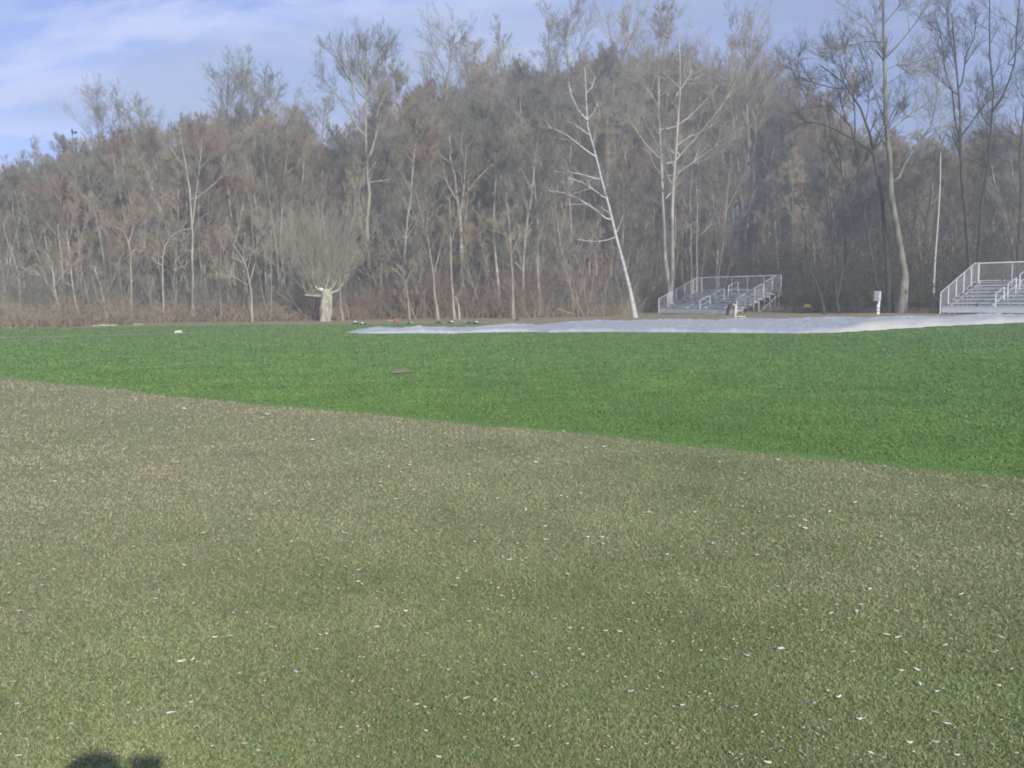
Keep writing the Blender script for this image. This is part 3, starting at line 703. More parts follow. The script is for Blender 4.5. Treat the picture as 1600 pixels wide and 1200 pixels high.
# the far wood as one mass: tree copies on points, hidden behind each other on the hillside
def far_wood():
    r_ = random.Random(9); pts = []; rot = []; scl = []; idx = []
    n_ = 760
    for i in range(n_):
        px = -170+1940*(i+r_.random())/n_; Y = float(edge_r(px))+2+r_.random()**0.8*80; g = ground_at(px, Y)
        hm = (float(horizon(px))-float(profile(px))-r_.uniform(22, 85))/F*Y+EYE-g[2]
        h = hm if (Y > 105 and r_.random() < .8) else min(hm, r_.uniform(10, 17))
        h = max(5, min(h, 24)); pts.append(g-[0, 0, .1]); rot.append(r_.uniform(0, 6.28)); scl.append(h/SPEC['lod'][0]); idx.append(r_.randrange(4))
    me = bpy.data.meshes.new('far_wood'); me.from_pydata([tuple(map(float, p)) for p in pts], [], [])
    for nm, ty, v in (('rot', 'FLOAT', rot), ('scl', 'FLOAT', scl), ('idx', 'INT', idx)):
        a = me.attributes.new(nm, ty, 'POINT'); a.data.foreach_set('value', v)
    o = link('far_wood', me); tag(o, 'far leafless wood that fills in the hillside behind the nearer trees', 'wood', kind='stuff')
    ng = bpy.data.node_groups.new('far_wood_scatter', 'GeometryNodeTree')
    ng.interface.new_socket('Geometry', in_out='INPUT', socket_type='NodeSocketGeometry'); ng.interface.new_socket('Geometry', in_out='OUTPUT', socket_type='NodeSocketGeometry')
    N = ng.nodes; L = ng.links; gi = N.new('NodeGroupInput'); go = N.new('NodeGroupOutput'); jn = N.new('GeometryNodeJoinGeometry')
    def named(nm, ty):
        a = N.new('GeometryNodeInputNamedAttribute'); a.data_type = ty; a.inputs['Name'].default_value = nm; return a.outputs['Attribute']
    cx_ = N.new('ShaderNodeCombineXYZ'); L.new(named('rot', 'FLOAT'), cx_.inputs[2])
    cs = N.new('ShaderNodeCombineXYZ'); sc_ = named('scl', 'FLOAT')
    for q in range(3): L.new(sc_, cs.inputs[q])
    idn = named('idx', 'INT')
    for k, src in enumerate(FARSRC):
        cmp_ = N.new('FunctionNodeCompare'); cmp_.data_type = 'INT'; cmp_.operation = 'EQUAL'; L.new(idn, cmp_.inputs[2]); cmp_.inputs[3].default_value = k
        sp = N.new('GeometryNodeSeparateGeometry'); L.new(gi.outputs[0], sp.inputs['Geometry']); L.new(cmp_.outputs[0], sp.inputs['Selection'])
        for part in src:
            oi = N.new('GeometryNodeObjectInfo'); oi.transform_space = 'ORIGINAL'; oi.inputs['Object'].default_value = part; oi.inputs['As Instance'].default_value = True
            ip = N.new('GeometryNodeInstanceOnPoints'); L.new(sp.outputs[0], ip.inputs['Points']); L.new(oi.outputs['Geometry'], ip.inputs['Instance'])
            L.new(cx_.outputs[0], ip.inputs['Rotation']); L.new(cs.outputs[0], ip.inputs['Scale']); L.new(ip.outputs[0], jn.inputs[0])
    L.new(jn.outputs[0], go.inputs[0]); md = o.modifiers.new('scatter', 'NODES'); md.node_group = ng
# four real trees of the slope lend their shapes
FARSRC = []
for i, (px, Y) in enumerate([(150, 98), (640, 104), (905, 108), (1290, 96)]):
    (tv, tq), (cv, cq), H = gen_tree('lod', 500+i)
    t = mesh_np('lod_trunk', tv, tq, MT['bark_grey'], True); c = mesh_np('lod_crown', cv, cq, MT[['twig_grey', 'twig_tan', 'twig_grey', 'twig_red'][i]])
    g = ground_at(px, Y); h = (float(horizon(px))-float(profile(px))-8)/F*Y+EYE-g[2]
    e = empty('bare_tree', g-[0, 0, .1], i*1.3); e.scale = (h/H,)*3
    FARSRC.append((link('trunk', t, e), link('crown', c, e)))
    tag(e, ['bushy grey tree high on the slope at the left end', 'bushy tan tree on the slope left of the hilltop', 'bushy grey tree just below the hilltop', 'bushy reddish tree on the slope right of the bleacher'][i], 'tree')
far_wood()

# ------------------------------------------------------------------ featured trees
def feature(label, Y, lines, bark, twigs, seed, nb=7, blen=.30, nt=7, ntl=3, twig_len=.42, ang=.75, drift=0.35, minr=.006, ext=None, name='bare_tree', up=.06, cat='tree'):
    """lines: list of (pixel polyline, width at start px, width at end px); the first line is the trunk and starts at the ground"""
    r_ = np.random.default_rng(seed)
    g = ground_at(lines[0][0][0][0], Y)
    e = empty(name, g-[0, 0, .05]); tag(e, label, cat)
    pts = []; rads = []; lens = []
    store = []
    for li, (pl, w0, w1) in enumerate(lines):
        if li == 0: W = [np.array([g[0], g[1], g[2]-.1])] + [at(px, py, Y) for px, py in pl[1:]]; W = np.array(W)
        else:
            # leave the trunk at the trunk's own depth and wander in depth with the length
            W = np.array([at(px, py, Y) for px, py in pl]); dd = np.r_[0, np.cumsum(np.linalg.norm(np.diff(W, axis=0), axis=1))]
            W[:, 1] += dd*r_.uniform(-drift, drift)
            near = min(store, key=lambda q: np.linalg.norm(q-W[0]))
            if 1e-4 < np.linalg.norm(near-W[0]) < 24*Y/F: W = np.vstack([near, W])
        P, Ln = resample(W, 10); w = Y/F
        P[1:-1] += 0.018*Ln/9*r_.standard_normal((8, 3))
        store += [P[a_]*(1-f_)+P[a_+1]*f_ for a_ in range(9) for f_ in np.linspace(0, .9, 10)]
        R = (w0+(w1-w0)*np.linspace(0, 1, 10)**.65)*w/2; pts.append(P-(g-[0, 0, .05])); rads.append(R); lens.append(Ln)
    P = np.array(pts); R = np.array(rads); Ln = np.array(lens)
    R[0, 0] *= 1.3
    parts_t = [tubes(P, R, 8)]
    nT = 1
    tips = spawn(P, R, Ln*0+Ln.max()*.5, nb+2, .3, 1, ang, blen*1.15, .6, 6, .11, up, r_, .010, .3, .7)
    A = spawn(*tips, nt-1, .1, 1, .55, .72, .6, 6, .08, up, r_, minr*1.5, .3)
    Bt = spawn(*A, nt-1, .1, 1, .6, twig_len*1.5, .6, 5, .09, up, r_, minr*.7, .3)
    parts_t.append(tubes(tips[0], tips[1], 5))
    parts_c = [tubes(A[0], A[1], 4), tubes(Bt[0], Bt[1], 3)]
    if ntl: 
        C = spawn(*Bt, ntl, .15, 1, .6, .6, .6, 3, .12, up*.5, r_, minr*.6, .3); parts_c.append(tubes(C[0], C[1], 3))
    link('trunk', mesh_np('trunk', *join(parts_t), MT[bark], True), e)
    link('crown', mesh_np('crown', *join(parts_c), MT[twigs]), e)
    return e
feature('leaning white birch with bare branches swept to its left', 63,
 [([(993, 491), (979, 425), (970, 394), (962, 366), (956, 346), (950, 315), (941, 282), (931, 245), (922, 210), (916, 185), (916, 150), (914, 105)], 7.2, 1.3),
  ([(953, 346), (930, 326), (910, 311), (887, 299), (859, 294)], 3, 1.2), ([(938, 282), (920, 275), (900, 270), (867, 267)], 3, 1.2), ([(944, 309), (930, 299), (907, 286), (885, 280)], 2.2, 1),
  ([(930, 245), (910, 230), (887, 210), (856, 195)], 3, 1), ([(919, 210), (905, 200), (887, 189)], 2.4, 1), ([(916, 187), (905, 172), (894, 147), (889, 122)], 3, 1), ([(918, 187), (927, 177), (934, 160)], 1.5, .8),
  ([(916, 145), (925, 136), (930, 118)], 2, .8), ([(950, 375), (925, 378), (900, 375)], 1.6, .8)], 'bark_birch', 'twig_grey', 1, nb=6, blen=.14, nt=5, ntl=2)
feature('tall double trunked pale tree left of the complete bleacher', 79,
 [([(1048, 486), (1045, 440), (1041, 400), (1039, 357), (1036, 300), (1034, 262), (1032, 225), (1029, 175), (1029, 140), (1030, 90)], 10, 1.5),
  ([(1050, 470), (1050, 390), (1047, 325), (1048, 275), (1051, 225), (1054, 187), (1056, 150), (1054, 100), (1051, 60)], 8, 1.6),
  ([(1052, 255), (1077, 225), (1100, 200), (1120, 172), (1132, 150), (1144, 118)], 4, 1.2), ([(1051, 232), (1075, 215), (1097, 205), (1125, 188)], 3, 1), ([(1053, 200), (1075, 185), (1095, 165), (1120, 135)], 3.4, 1),
  ([(1056, 150), (1067, 135), (1085, 105)], 2.5, 1), ([(1033, 250), (1007, 225), (990, 200), (977, 180)], 3.4, 1), ([(1032, 235), (1015, 205), (1003, 180)], 2, .8),
  ([(1049, 275), (1062, 268), (1095, 245), (1120, 227)], 2.6, 1), ([(1030, 170), (1018, 150), (1005, 135)], 2, .8), ([(1055, 130), (1040, 118), (1030, 110)], 2, .8)], 'bark_white', 'twig_pale', 2, nb=11, blen=.22, nt=8, ntl=2)
feature('great fan shaped leafless tree rising high above the left skyline', 78,
 [([(576, 480), (575, 380), (575, 300), (573, 250), (572, 217), (571, 162), (572, 112), (572, 75)], 10, 2),
  ([(572, 215), (557, 197), (540, 170), (527, 150), (512, 132), (495, 112)], 4, 1.2), ([(570, 155), (550, 130), (535, 107), (522, 87)], 4, 1.2), ([(574, 125), (590, 110), (605, 92)], 3.5, 1.2),
  ([(576, 250), (586, 215), (588, 180), (586, 130)], 5, 1.2), ([(571, 190), (556, 160), (548, 115), (545, 85)], 2.6, 1), ([(573, 150), (584, 130), (592, 80)], 2.6, 1), ([(578, 285), (600, 282), (625, 276)], 3, 1),
  ([(573, 140), (560, 110), (562, 75)], 2.4, 1), ([(587, 185), (600, 150), (612, 120)], 3, 1)], 'bark_grey', 'twig_grey', 3, nb=8, blen=.20, nt=7, ntl=3, ang=.6, up=.1)
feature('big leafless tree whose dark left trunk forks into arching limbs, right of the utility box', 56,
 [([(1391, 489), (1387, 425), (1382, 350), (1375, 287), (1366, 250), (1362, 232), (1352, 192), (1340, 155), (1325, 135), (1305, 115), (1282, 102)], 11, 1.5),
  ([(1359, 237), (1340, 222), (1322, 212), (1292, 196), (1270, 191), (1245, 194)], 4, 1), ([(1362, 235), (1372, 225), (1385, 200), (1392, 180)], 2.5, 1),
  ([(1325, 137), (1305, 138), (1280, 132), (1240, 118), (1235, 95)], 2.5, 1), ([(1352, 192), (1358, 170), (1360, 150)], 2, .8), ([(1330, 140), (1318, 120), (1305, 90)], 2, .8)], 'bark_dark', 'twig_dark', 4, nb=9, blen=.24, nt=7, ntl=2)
feature('tallest grey trunked tree rising out of the top of the photo', 55.3,
 [([(1409, 489), (1412, 455), (1415, 425), (1405, 380), (1400, 345), (1393, 310), (1390, 275), (1386, 200), (1385, 137), (1384, 87), (1379, 37), (1379, 0), (1380, -70)], 14, 2.5),
  ([(1400, 287), (1417, 252), (1437, 225), (1460, 197), (1469, 165), (1475, 135)], 6, 1.2), ([(1389, 205), (1410, 190), (1427, 176), (1452, 160)], 2.6, 1), ([(1385, 110), (1397, 102), (1420, 100), (1442, 92)], 2.2, .9),
  ([(1384, 90), (1405, 67), (1422, 42), (1437, 17), (1450, -5)], 3.4, 1), ([(1382, 65), (1375, 65), (1350, 64), (1330, 70), (1302, 67)], 2.4, .8), ([(1386, 195), (1376, 160), (1370, 125), (1364, 92), (1355, 57)], 2.6, .9),
  ([(1383, 85), (1372, 60), (1362, 30), (1345, 15)], 2.4, .9), ([(1379, 40), (1395, 20), (1410, 0)], 2, .8), ([(1379, 10), (1365, -15), (1345, -40)], 2, .8), ([(1388, 130), (1410, 115), (1425, 108)], 1.8, .8)], 'bark_sycamore', 'twig_grey', 5, nb=9, blen=.16, nt=7, ntl=2)
feature('dark slim tree just left of the big forked tree', 58,
 [([(1378, 488), (1362, 400), (1350, 337), (1345, 287), (1339, 250), (1336, 225), (1330, 197), (1317, 178), (1300, 166), (1282, 162), (1257, 168)], 5, 1),
  ([(1336, 225), (1332, 190), (1326, 150), (1330, 120)], 2.5, 1), ([(1320, 180), (1313, 150), (1312, 130)], 2, .8)], 'bark_dark', 'twig_dark', 6, nb=8, blen=.16, nt=6, ntl=2)
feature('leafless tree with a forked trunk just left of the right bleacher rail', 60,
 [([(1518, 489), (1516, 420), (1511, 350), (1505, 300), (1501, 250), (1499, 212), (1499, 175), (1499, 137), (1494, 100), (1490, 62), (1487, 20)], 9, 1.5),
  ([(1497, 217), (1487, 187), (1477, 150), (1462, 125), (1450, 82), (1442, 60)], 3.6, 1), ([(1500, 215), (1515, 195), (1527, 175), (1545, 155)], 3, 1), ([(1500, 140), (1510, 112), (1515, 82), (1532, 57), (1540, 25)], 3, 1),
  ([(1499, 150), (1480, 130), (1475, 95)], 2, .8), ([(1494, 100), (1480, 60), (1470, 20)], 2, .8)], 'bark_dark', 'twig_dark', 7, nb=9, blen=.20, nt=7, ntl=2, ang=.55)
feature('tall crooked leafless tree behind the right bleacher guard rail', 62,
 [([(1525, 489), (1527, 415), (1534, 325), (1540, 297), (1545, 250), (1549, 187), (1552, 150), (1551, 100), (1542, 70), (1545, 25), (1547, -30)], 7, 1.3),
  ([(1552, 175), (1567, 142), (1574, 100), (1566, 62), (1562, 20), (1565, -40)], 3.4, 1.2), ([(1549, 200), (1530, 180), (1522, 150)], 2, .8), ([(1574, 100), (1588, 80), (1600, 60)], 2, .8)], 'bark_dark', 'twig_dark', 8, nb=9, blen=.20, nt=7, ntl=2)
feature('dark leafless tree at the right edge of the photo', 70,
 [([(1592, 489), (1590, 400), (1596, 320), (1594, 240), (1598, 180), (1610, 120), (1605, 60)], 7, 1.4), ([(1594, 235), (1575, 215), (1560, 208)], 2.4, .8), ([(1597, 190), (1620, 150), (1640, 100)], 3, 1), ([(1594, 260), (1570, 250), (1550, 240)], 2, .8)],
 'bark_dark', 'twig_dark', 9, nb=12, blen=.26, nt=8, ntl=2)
feature('thin pale trunk between the two dark trees at the right', 60,
 [([(1459, 489), (1460, 415), (1465, 350), (1469, 300), (1470, 250), (1471, 212), (1471, 150), (1468, 110)], 4, 1), ([(1471, 200), (1480, 180), (1484, 150)], 1.5, .7)], 'bark_birch', 'twig_grey', 10, nb=6, blen=.12, nt=5, ntl=1)
feature('small dark tree with a long limb arching left towards the bleacher', 56.5,
 [([(1289, 489), (1285, 470), (1272, 435), (1262, 412), (1259, 387), (1260, 350), (1254, 335)], 6, 1.4), ([(1262, 413), (1245, 405), (1225, 401), (1212, 401)], 3.2, 1.2)], 'bark_dark', 'twig_dark', 11, nb=7, blen=.22, nt=6, ntl=2)
feature('dark tree forked low into two stems, right of the arching limb', 57.5,
 [([(1312, 489), (1307, 467), (1302, 400), (1300, 362), (1292, 325), (1289, 290), (1287, 245)], 5, 1.2), ([(1300, 357), (1312, 337), (1330, 322)], 2.6, 1), ([(1297, 345), (1280, 330), (1260, 312)], 2, .9)], 'bark_dark', 'twig_dark', 12, nb=8, blen=.24, nt=6, ntl=2)
feature('upright dark tree behind the low forked one', 59,
 [([(1303, 489), (1310, 450), (1320, 412), (1321, 350), (1316, 287), (1312, 245), (1305, 220)], 6, 1.2), ([(1318, 300), (1332, 280), (1345, 250)], 2, .8), ([(1314, 270), (1300, 250), (1290, 225)], 2, .8)], 'bark_dark', 'twig_dark', 13, nb=8, blen=.22, nt=6, ntl=2)
feature('leaning dark trunk rising right towards the pale thin one', 59,
 [([(1437, 489), (1440, 450), (1446, 385), (1450, 330), (1458, 280), (1466, 250), (1475, 215)], 4, 1), ([(1448, 350), (1436, 320), (1430, 290)], 2, .8)], 'bark_dark', 'twig_dark', 14, nb=8, blen=.18, nt=6, ntl=2)
feature('tall white barked tree towards the left end of the wood', 64,
 [([(302, 497), (302, 460), (301, 400), (299, 337), (296, 300), (291, 262), (283, 215), (280, 195)], 5.5, 1), ([(301, 352), (305, 328), (312, 281), (317, 250), (320, 219)], 3, 1), ([(303, 312), (325, 297), (344, 281), (365, 256)], 2.2, .9),
  ([(298, 357), (283, 360), (262, 374)], 2, .8), ([(291, 265), (278, 245), (268, 230)], 1.6, .7)], 'bark_pale', 'twig_grey', 15, nb=7, blen=.17, nt=6, ntl=2)
feature('pale leaning tree with a split base at the far left', 57,
 [([(100, 511), (96, 495), (92, 480), (85, 450), (83, 425), (76, 400), (70, 370)], 6, 1), ([(92, 478), (80, 455), (60, 432), (40, 420)], 2.5, 1), ([(85, 450), (96, 430), (110, 415)], 2, .8)], 'bark_pale', 'twig_tan', 16, nb=8, blen=.28, nt=7, ntl=2)
feature('thin pale trunk leaning left beside the split base tree', 57,
 [([(125, 509), (119, 475), (113, 440), (109, 400), (104, 360)], 4, 1), ([(112, 430), (104, 410), (98, 395)], 1.6, .7)], 'bark_pale', 'twig_tan', 17, nb=8, blen=.25, nt=6, ntl=2)
feature('straight pale trunk at the far left edge', 58,
 [([(31, 511), (31, 450), (29, 430), (22, 405), (12, 380), (5, 350)], 6, 1.2), ([(29, 430), (45, 415), (60, 410)], 2, .8)], 'bark_tan', 'twig_tan', 18, nb=8, blen=.25, nt=6, ntl=2)
feature('pale tree forking at mid height into two crooked limbs', 60,
 [([(205, 505), (205, 440), (204, 395), (199, 370), (188, 355), (181, 345)], 5.5, 1.2), ([(204, 398), (212, 388), (218, 395), (224, 385)], 2.5, 1), ([(202, 380), (206, 350), (220, 335)], 2.4, 1), ([(198, 365), (180, 355), (150, 348)], 2, .8)], 'bark_tan', 'twig_tan', 19, nb=8, blen=.28, nt=7, ntl=2)
feature('slender pale tree with an open arched fork', 61,
 [([(255, 503), (254, 430), (255, 395), (262, 372), (280, 360)], 4.5, 1), ([(254, 415), (243, 410), (235, 400)], 2, .8), ([(256, 385), (272, 372), (290, 378)], 1.8, .8)], 'bark_pale', 'twig_tan', 20, nb=8, blen=.28, nt=6, ntl=2)
feature('broken pale stems leaning left above a thick base', 60,
 [([(166, 507), (163, 478), (157, 445), (151, 430), (147, 415)], 7, 2), ([(164, 480), (152, 465), (149, 440)], 2.6, 1.2), ([(140, 480), (138, 440), (136, 415)], 2.6, 1.4)], 'bark_pale', 'twig_tan', 21, nb=7, blen=.28, nt=6, ntl=1)
feature('crooked pale tree left of the pollard', 61,
 [([(394, 503), (393, 460), (388, 430), (380, 405), (365, 382), (352, 360)], 5, 1), ([(391, 440), (398, 410), (400, 370)], 2.6, 1), ([(385, 445), (370, 435), (350, 428)], 1.8, .8)], 'bark_tan', 'twig_pale', 22, nb=9, blen=.3, nt=7, ntl=2)
feature('thin pale trunk right beside the pollard', 61,
 [([(536, 502), (532, 475), (531, 440), (529, 415), (524, 390)], 4, 1), ([(531, 450), (540, 430), (548, 410)], 1.4, .7)], 'bark_tan', 'twig_tan', 23, nb=7, blen=.22, nt=6, ntl=2)
feature('small crooked tree with a kinked top beyond the orange bucket', 62,
 [([(640, 499), (637, 460), (633, 440), (625, 428), (610, 415)], 4, 1), ([(634, 442), (640, 428), (648, 415)], 1.6, .7)], 'bark_tan', 'twig_tan', 24, nb=7, blen=.25, nt=6, ntl=2)
feature('pale tree with upswept limbs left of the wide grey trunk', 62,
 [([(685, 498), (681, 470), (678, 440), (672, 400), (665, 360), (656, 325), (650, 300)], 5.5, 1.2), ([(678, 430), (685, 400), (692, 375), (698, 350)], 2.6, 1), ([(672, 400), (668, 360), (670, 330)], 2.4, 1), ([(675, 415), (662, 385), (655, 365)], 2, .8)], 'bark_tan', 'twig_tan', 25, nb=9, blen=.22, nt=7, ntl=2)
feature('slim pale trunk close to the right of the upswept pale tree', 62,
 [([(711, 497), (706, 450), (704, 400), (704, 340), (702, 310)], 5, 1.2), ([(704, 380), (712, 350), (715, 325)], 1.6, .8)], 'bark_tan', 'twig_tan', 26, nb=7, blen=.2, nt=6, ntl=2)
feature('broken stump leaning beside the slim pale trunk', 62,
 [([(718, 497), (717, 480), (714, 468), (711, 464)], 5, 2)], 'bark_pale', 'twig_tan', 27, nb=2, blen=.2, nt=2, ntl=0)
feature('wide grey trunk that parts into rising limbs', 70,
 [([(722, 492), (722, 425), (720, 350), (716, 320), (712, 290), (705, 250), (702, 215)], 11, 2), ([(719, 335), (725, 300), (728, 262), (730, 230)], 5, 1.4), ([(715, 315), (700, 290), (690, 262)], 3, 1), ([(726, 305), (745, 280), (760, 262), (775, 250)], 3.2, 1),
  ([(728, 262), (720, 230), (722, 200)], 2, .9)], 'bark_grey', 'twig_grey', 28, nb=9, blen=.22, nt=7, ntl=3)
feature('straight pale trunk standing at the track in the middle of the wood', 62,
 [([(802, 497), (801, 440), (799, 400), (797, 360), (793, 330), (790, 300)], 5.5, 1.2), ([(799, 400), (806, 380), (815, 360)], 1.8, .8), ([(798, 380), (788, 362), (780, 350)], 1.8, .8)], 'bark_tan', 'twig_tan', 29, nb=8, blen=.22, nt=6, ntl=2)
feature('thick tan trunk left of the white birch', 68,
 [([(843, 494), (841, 440), (840, 400), (839, 340), (836, 300), (832, 250), (830, 210)], 8, 1.5), ([(839, 320), (850, 290), (858, 262)], 3, 1), ([(838, 310), (825, 285), (812, 262)], 3, 1), ([(834, 270), (842, 240), (846, 210)], 2.4, 1)], 'bark_tan', 'twig_grey', 30, nb=9, blen=.22, nt=7, ntl=3)
feature('thin whitish trunk behind the guard rail of the complete bleacher', 84,
 [([(1089, 486), (1089, 430), (1089, 370), (1090, 320), (1088, 290)], 3.4, 1), ([(1089, 370), (1100, 362), (1112, 350)], 1.6, .8), ([(1089, 345), (1078, 352), (1065, 358)], 1.4, .7)], 'bark_pale', 'twig_grey', 31, nb=6, blen=.2, nt=6, ntl=2)
feature('tan trunk just left of the whitish one behind the bleacher', 83,
 [([(1080, 486), (1080, 430), (1079, 370), (1078, 310), (1080, 270)], 5, 1.2), ([(1079, 350), (1068, 330), (1060, 310)], 2, .9)], 'bark_tan', 'twig_grey', 32, nb=8, blen=.24, nt=7, ntl=2)
feature('pale tree with a bent trunk seen through the back of the complete bleacher', 86,
 [([(1122, 488), (1122, 430), (1129, 390), (1134, 330), (1138, 280), (1142, 240)], 5, 1.2), ([(1131, 450), (1142, 420), (1146, 390)], 3, 1), ([(1134, 330), (1148, 300), (1160, 270)], 2.4, 1), ([(1131, 370), (1120, 345), (1108, 320)], 2.2, .9)], 'bark_tan', 'twig_grey', 33, nb=9, blen=.26, nt=7, ntl=2)
# pollard with a fan of shoots
def pollard():
    r_ = np.random.default_rng(44); Y = 61.0; g = ground_at(509, Y); e = empty('pollard_tree', g-[0, 0, .05])
    tag(e, 'thick pale pollarded trunk with a dense fan of thin shoots', 'tree'); o0 = g-[0, 0, .05]; w = Y/F
    def ln(pl, w0, w1):
        P, L_ = resample(np.array([at(a, b, Y) for a, b in pl]), 10); return P-o0, np.linspace(w0, w1, 10)*w/2, L_
    tr_ = ln([(509, 503), (509, 480), (511, 462), (509, 453)], 20, 16)
    limbs = [ln(a, b, c) for a, b, c in [([(510, 458), (520, 450), (527, 438)], 6, 3), ([(512, 460), (528, 454), (536, 444)], 5, 2.5), ([(506, 458), (497, 455), (487, 446), (483, 435)], 6, 3), ([(503, 463), (490, 462), (477, 461)], 4, 2),
             ([(500, 458), (492, 445), (489, 425)], 5, 2.5), ([(508, 455), (512, 440), (515, 425)], 5, 3)]]
    m = MB(); V, Q = tubes(np.array([tr_[0]]), np.array([tr_[1]]), 12); V += 0.05*r_.standard_normal(V.shape); V[:, :2] *= (1+.05*np.sin(np.arctan2(V[:, 1], V[:, 0])*4+V[:, 2]*1.5))[:, None]; m.add(V, Q)
    for z_ in (0,):
        k = 12; base = 9*12; m.T.append(np.array([[base, base+i, base+i+1] for i in range(1, 11)]))
    P = np.array([l[0] for l in limbs]); R = np.array([l[1] for l in limbs]); Ln = np.array([l[2] for l in limbs])
    P[:, :, 1] += r_.uniform(-.5, .5, (len(limbs), 1))*np.linspace(0, 1, 10)
    V, Q = tubes(P, R, 7); m.add(V, Q); m.build('trunk', MT['bark_grey'], e, True)
    def shoots(n, m_, L0, L1):
        idx = r_.integers(0, len(limbs), n); s = r_.uniform(.2, 1, n)*8.9; i = s.astype(int); pos = P[idx, i]
        a = r_.normal(0, .58, n); b = r_.normal(0, .5, n); d = unit(np.stack([np.sin(a), np.sin(b), np.full(n, 1.0)], 1)); out = np.empty((n, m_, 3)); out[:, 0] = pos; L_ = r_.uniform(L0, L1, n)
        for j in range(1, m_):
            d = unit(d+.05*r_.standard_normal((n, 3))+np.array([0, 0, .03])); out[:, j] = out[:, j-1]+d*(L_/(m_-1))[:, None]
        return out, np.maximum(.007, np.linspace(.022, .007, m_))[None]*np.ones((n, 1)), L_
    S = shoots(190, 7, 2.4, 6.8); S = (S[0], S[1]*.55, S[2]); A = spawn(*S, 6, .25, 1, .4, .30, .7, 4, .10, .06, r_, .0045, .3); B = spawn(*A, 3, .2, 1, .5, .5, .8, 3, .12, .04, r_, .004, .3)
    link('crown', mesh_np('crown', *join([tubes(S[0], S[1], 4), tubes(A[0], A[1], 3), tubes(B[0], B[1], 3)]), MT['twig_pale']), e)
    V = np.array([((math.cos(t)*.22*math.cos(f)), .15*math.sin(t)*math.cos(f), .12*math.sin(f)) for f in np.linspace(-1.5, 1.5, 6) for t in np.arange(8)*math.pi/4])
    V += .015*r_.standard_normal(V.shape); i = np.arange(5)[:, None]*8+np.arange(8)[None]; j = np.arange(5)[:, None]*8+(np.arange(8)[None]+1) % 8
    Q = np.stack([i, j, j+8, i+8], -1).reshape(-1, 4); c = at(503, 452.5, Y)-o0+[0, -.25, 0]
    so = link('cut_face', mesh_np('cut_face', V+c, Q, plain('cut_wood', (.78, .76, .66)), True), e)
pollard()

# evergreens
def evergreen(px, Y, top, width, label, seed):
    r_ = np.random.default_rng(seed); g = ground_at(px, Y); h = (float(horizon(px))-top)/F*Y+EYE-g[2]
    e = empty('evergreen_tree', g-[0, 0, .1]); tag(e, label, 'tree')
    P = np.array([[[0, 0, h*t] for t in np.linspace(0, 1, 8)]]); R = np.linspace(.13, .02, 8)[None]
    link('trunk', mesh_np('trunk', *tubes(P, R, 7), MT['bark_dark'], True), e)
    L1 = spawn(P, R, np.array([h]), 70, .15, .98, 1.35, width/h, .4, 5, .08, .05, r_, .012, .85, 1.0)
    L2 = spawn(*L1, 14, .15, 1, .7, .4, .6, 3, .12, .02, r_, .006, .5)
    n = len(L2[0])*7; idx = np.repeat(np.arange(len(L2[0])), 7); t = r_.uniform(0, 1, (n, 1)); c = L2[0][idx, 0]*(1-t)+L2[0][idx, 2]*t
    a = unit(r_.standard_normal((n, 3)))*.16; b = unit(np.cross(a, r_.standard_normal((n, 3))))*.03
    V = np.stack([c-b, c+b, c+a], 1).reshape(-1, 3)
    br = join([tubes(L1[0], L1[1], 4), tubes(L2[0], L2[1], 3)])
    me = mesh_np('crown', np.vstack([br[0], V]), [br[1], np.arange(n*3).reshape(-1, 3)+len(br[0])], MT['evergreen']); link('crown', me, e)
evergreen(268, 68, 345, 1.6, 'dark evergreen among the bare trees behind the slender arched tree', 1)
evergreen(128, 100, 205, 2.6, 'greenish evergreen top showing over the left end of the wood', 2)
evergreen(578, 82, 325, 2.0, 'dark evergreen patch behind the trunk of the fan shaped tree', 3)
evergreen(1228, 84, 395, 1.8, 'dark evergreen bush right behind the complete bleacher', 4)

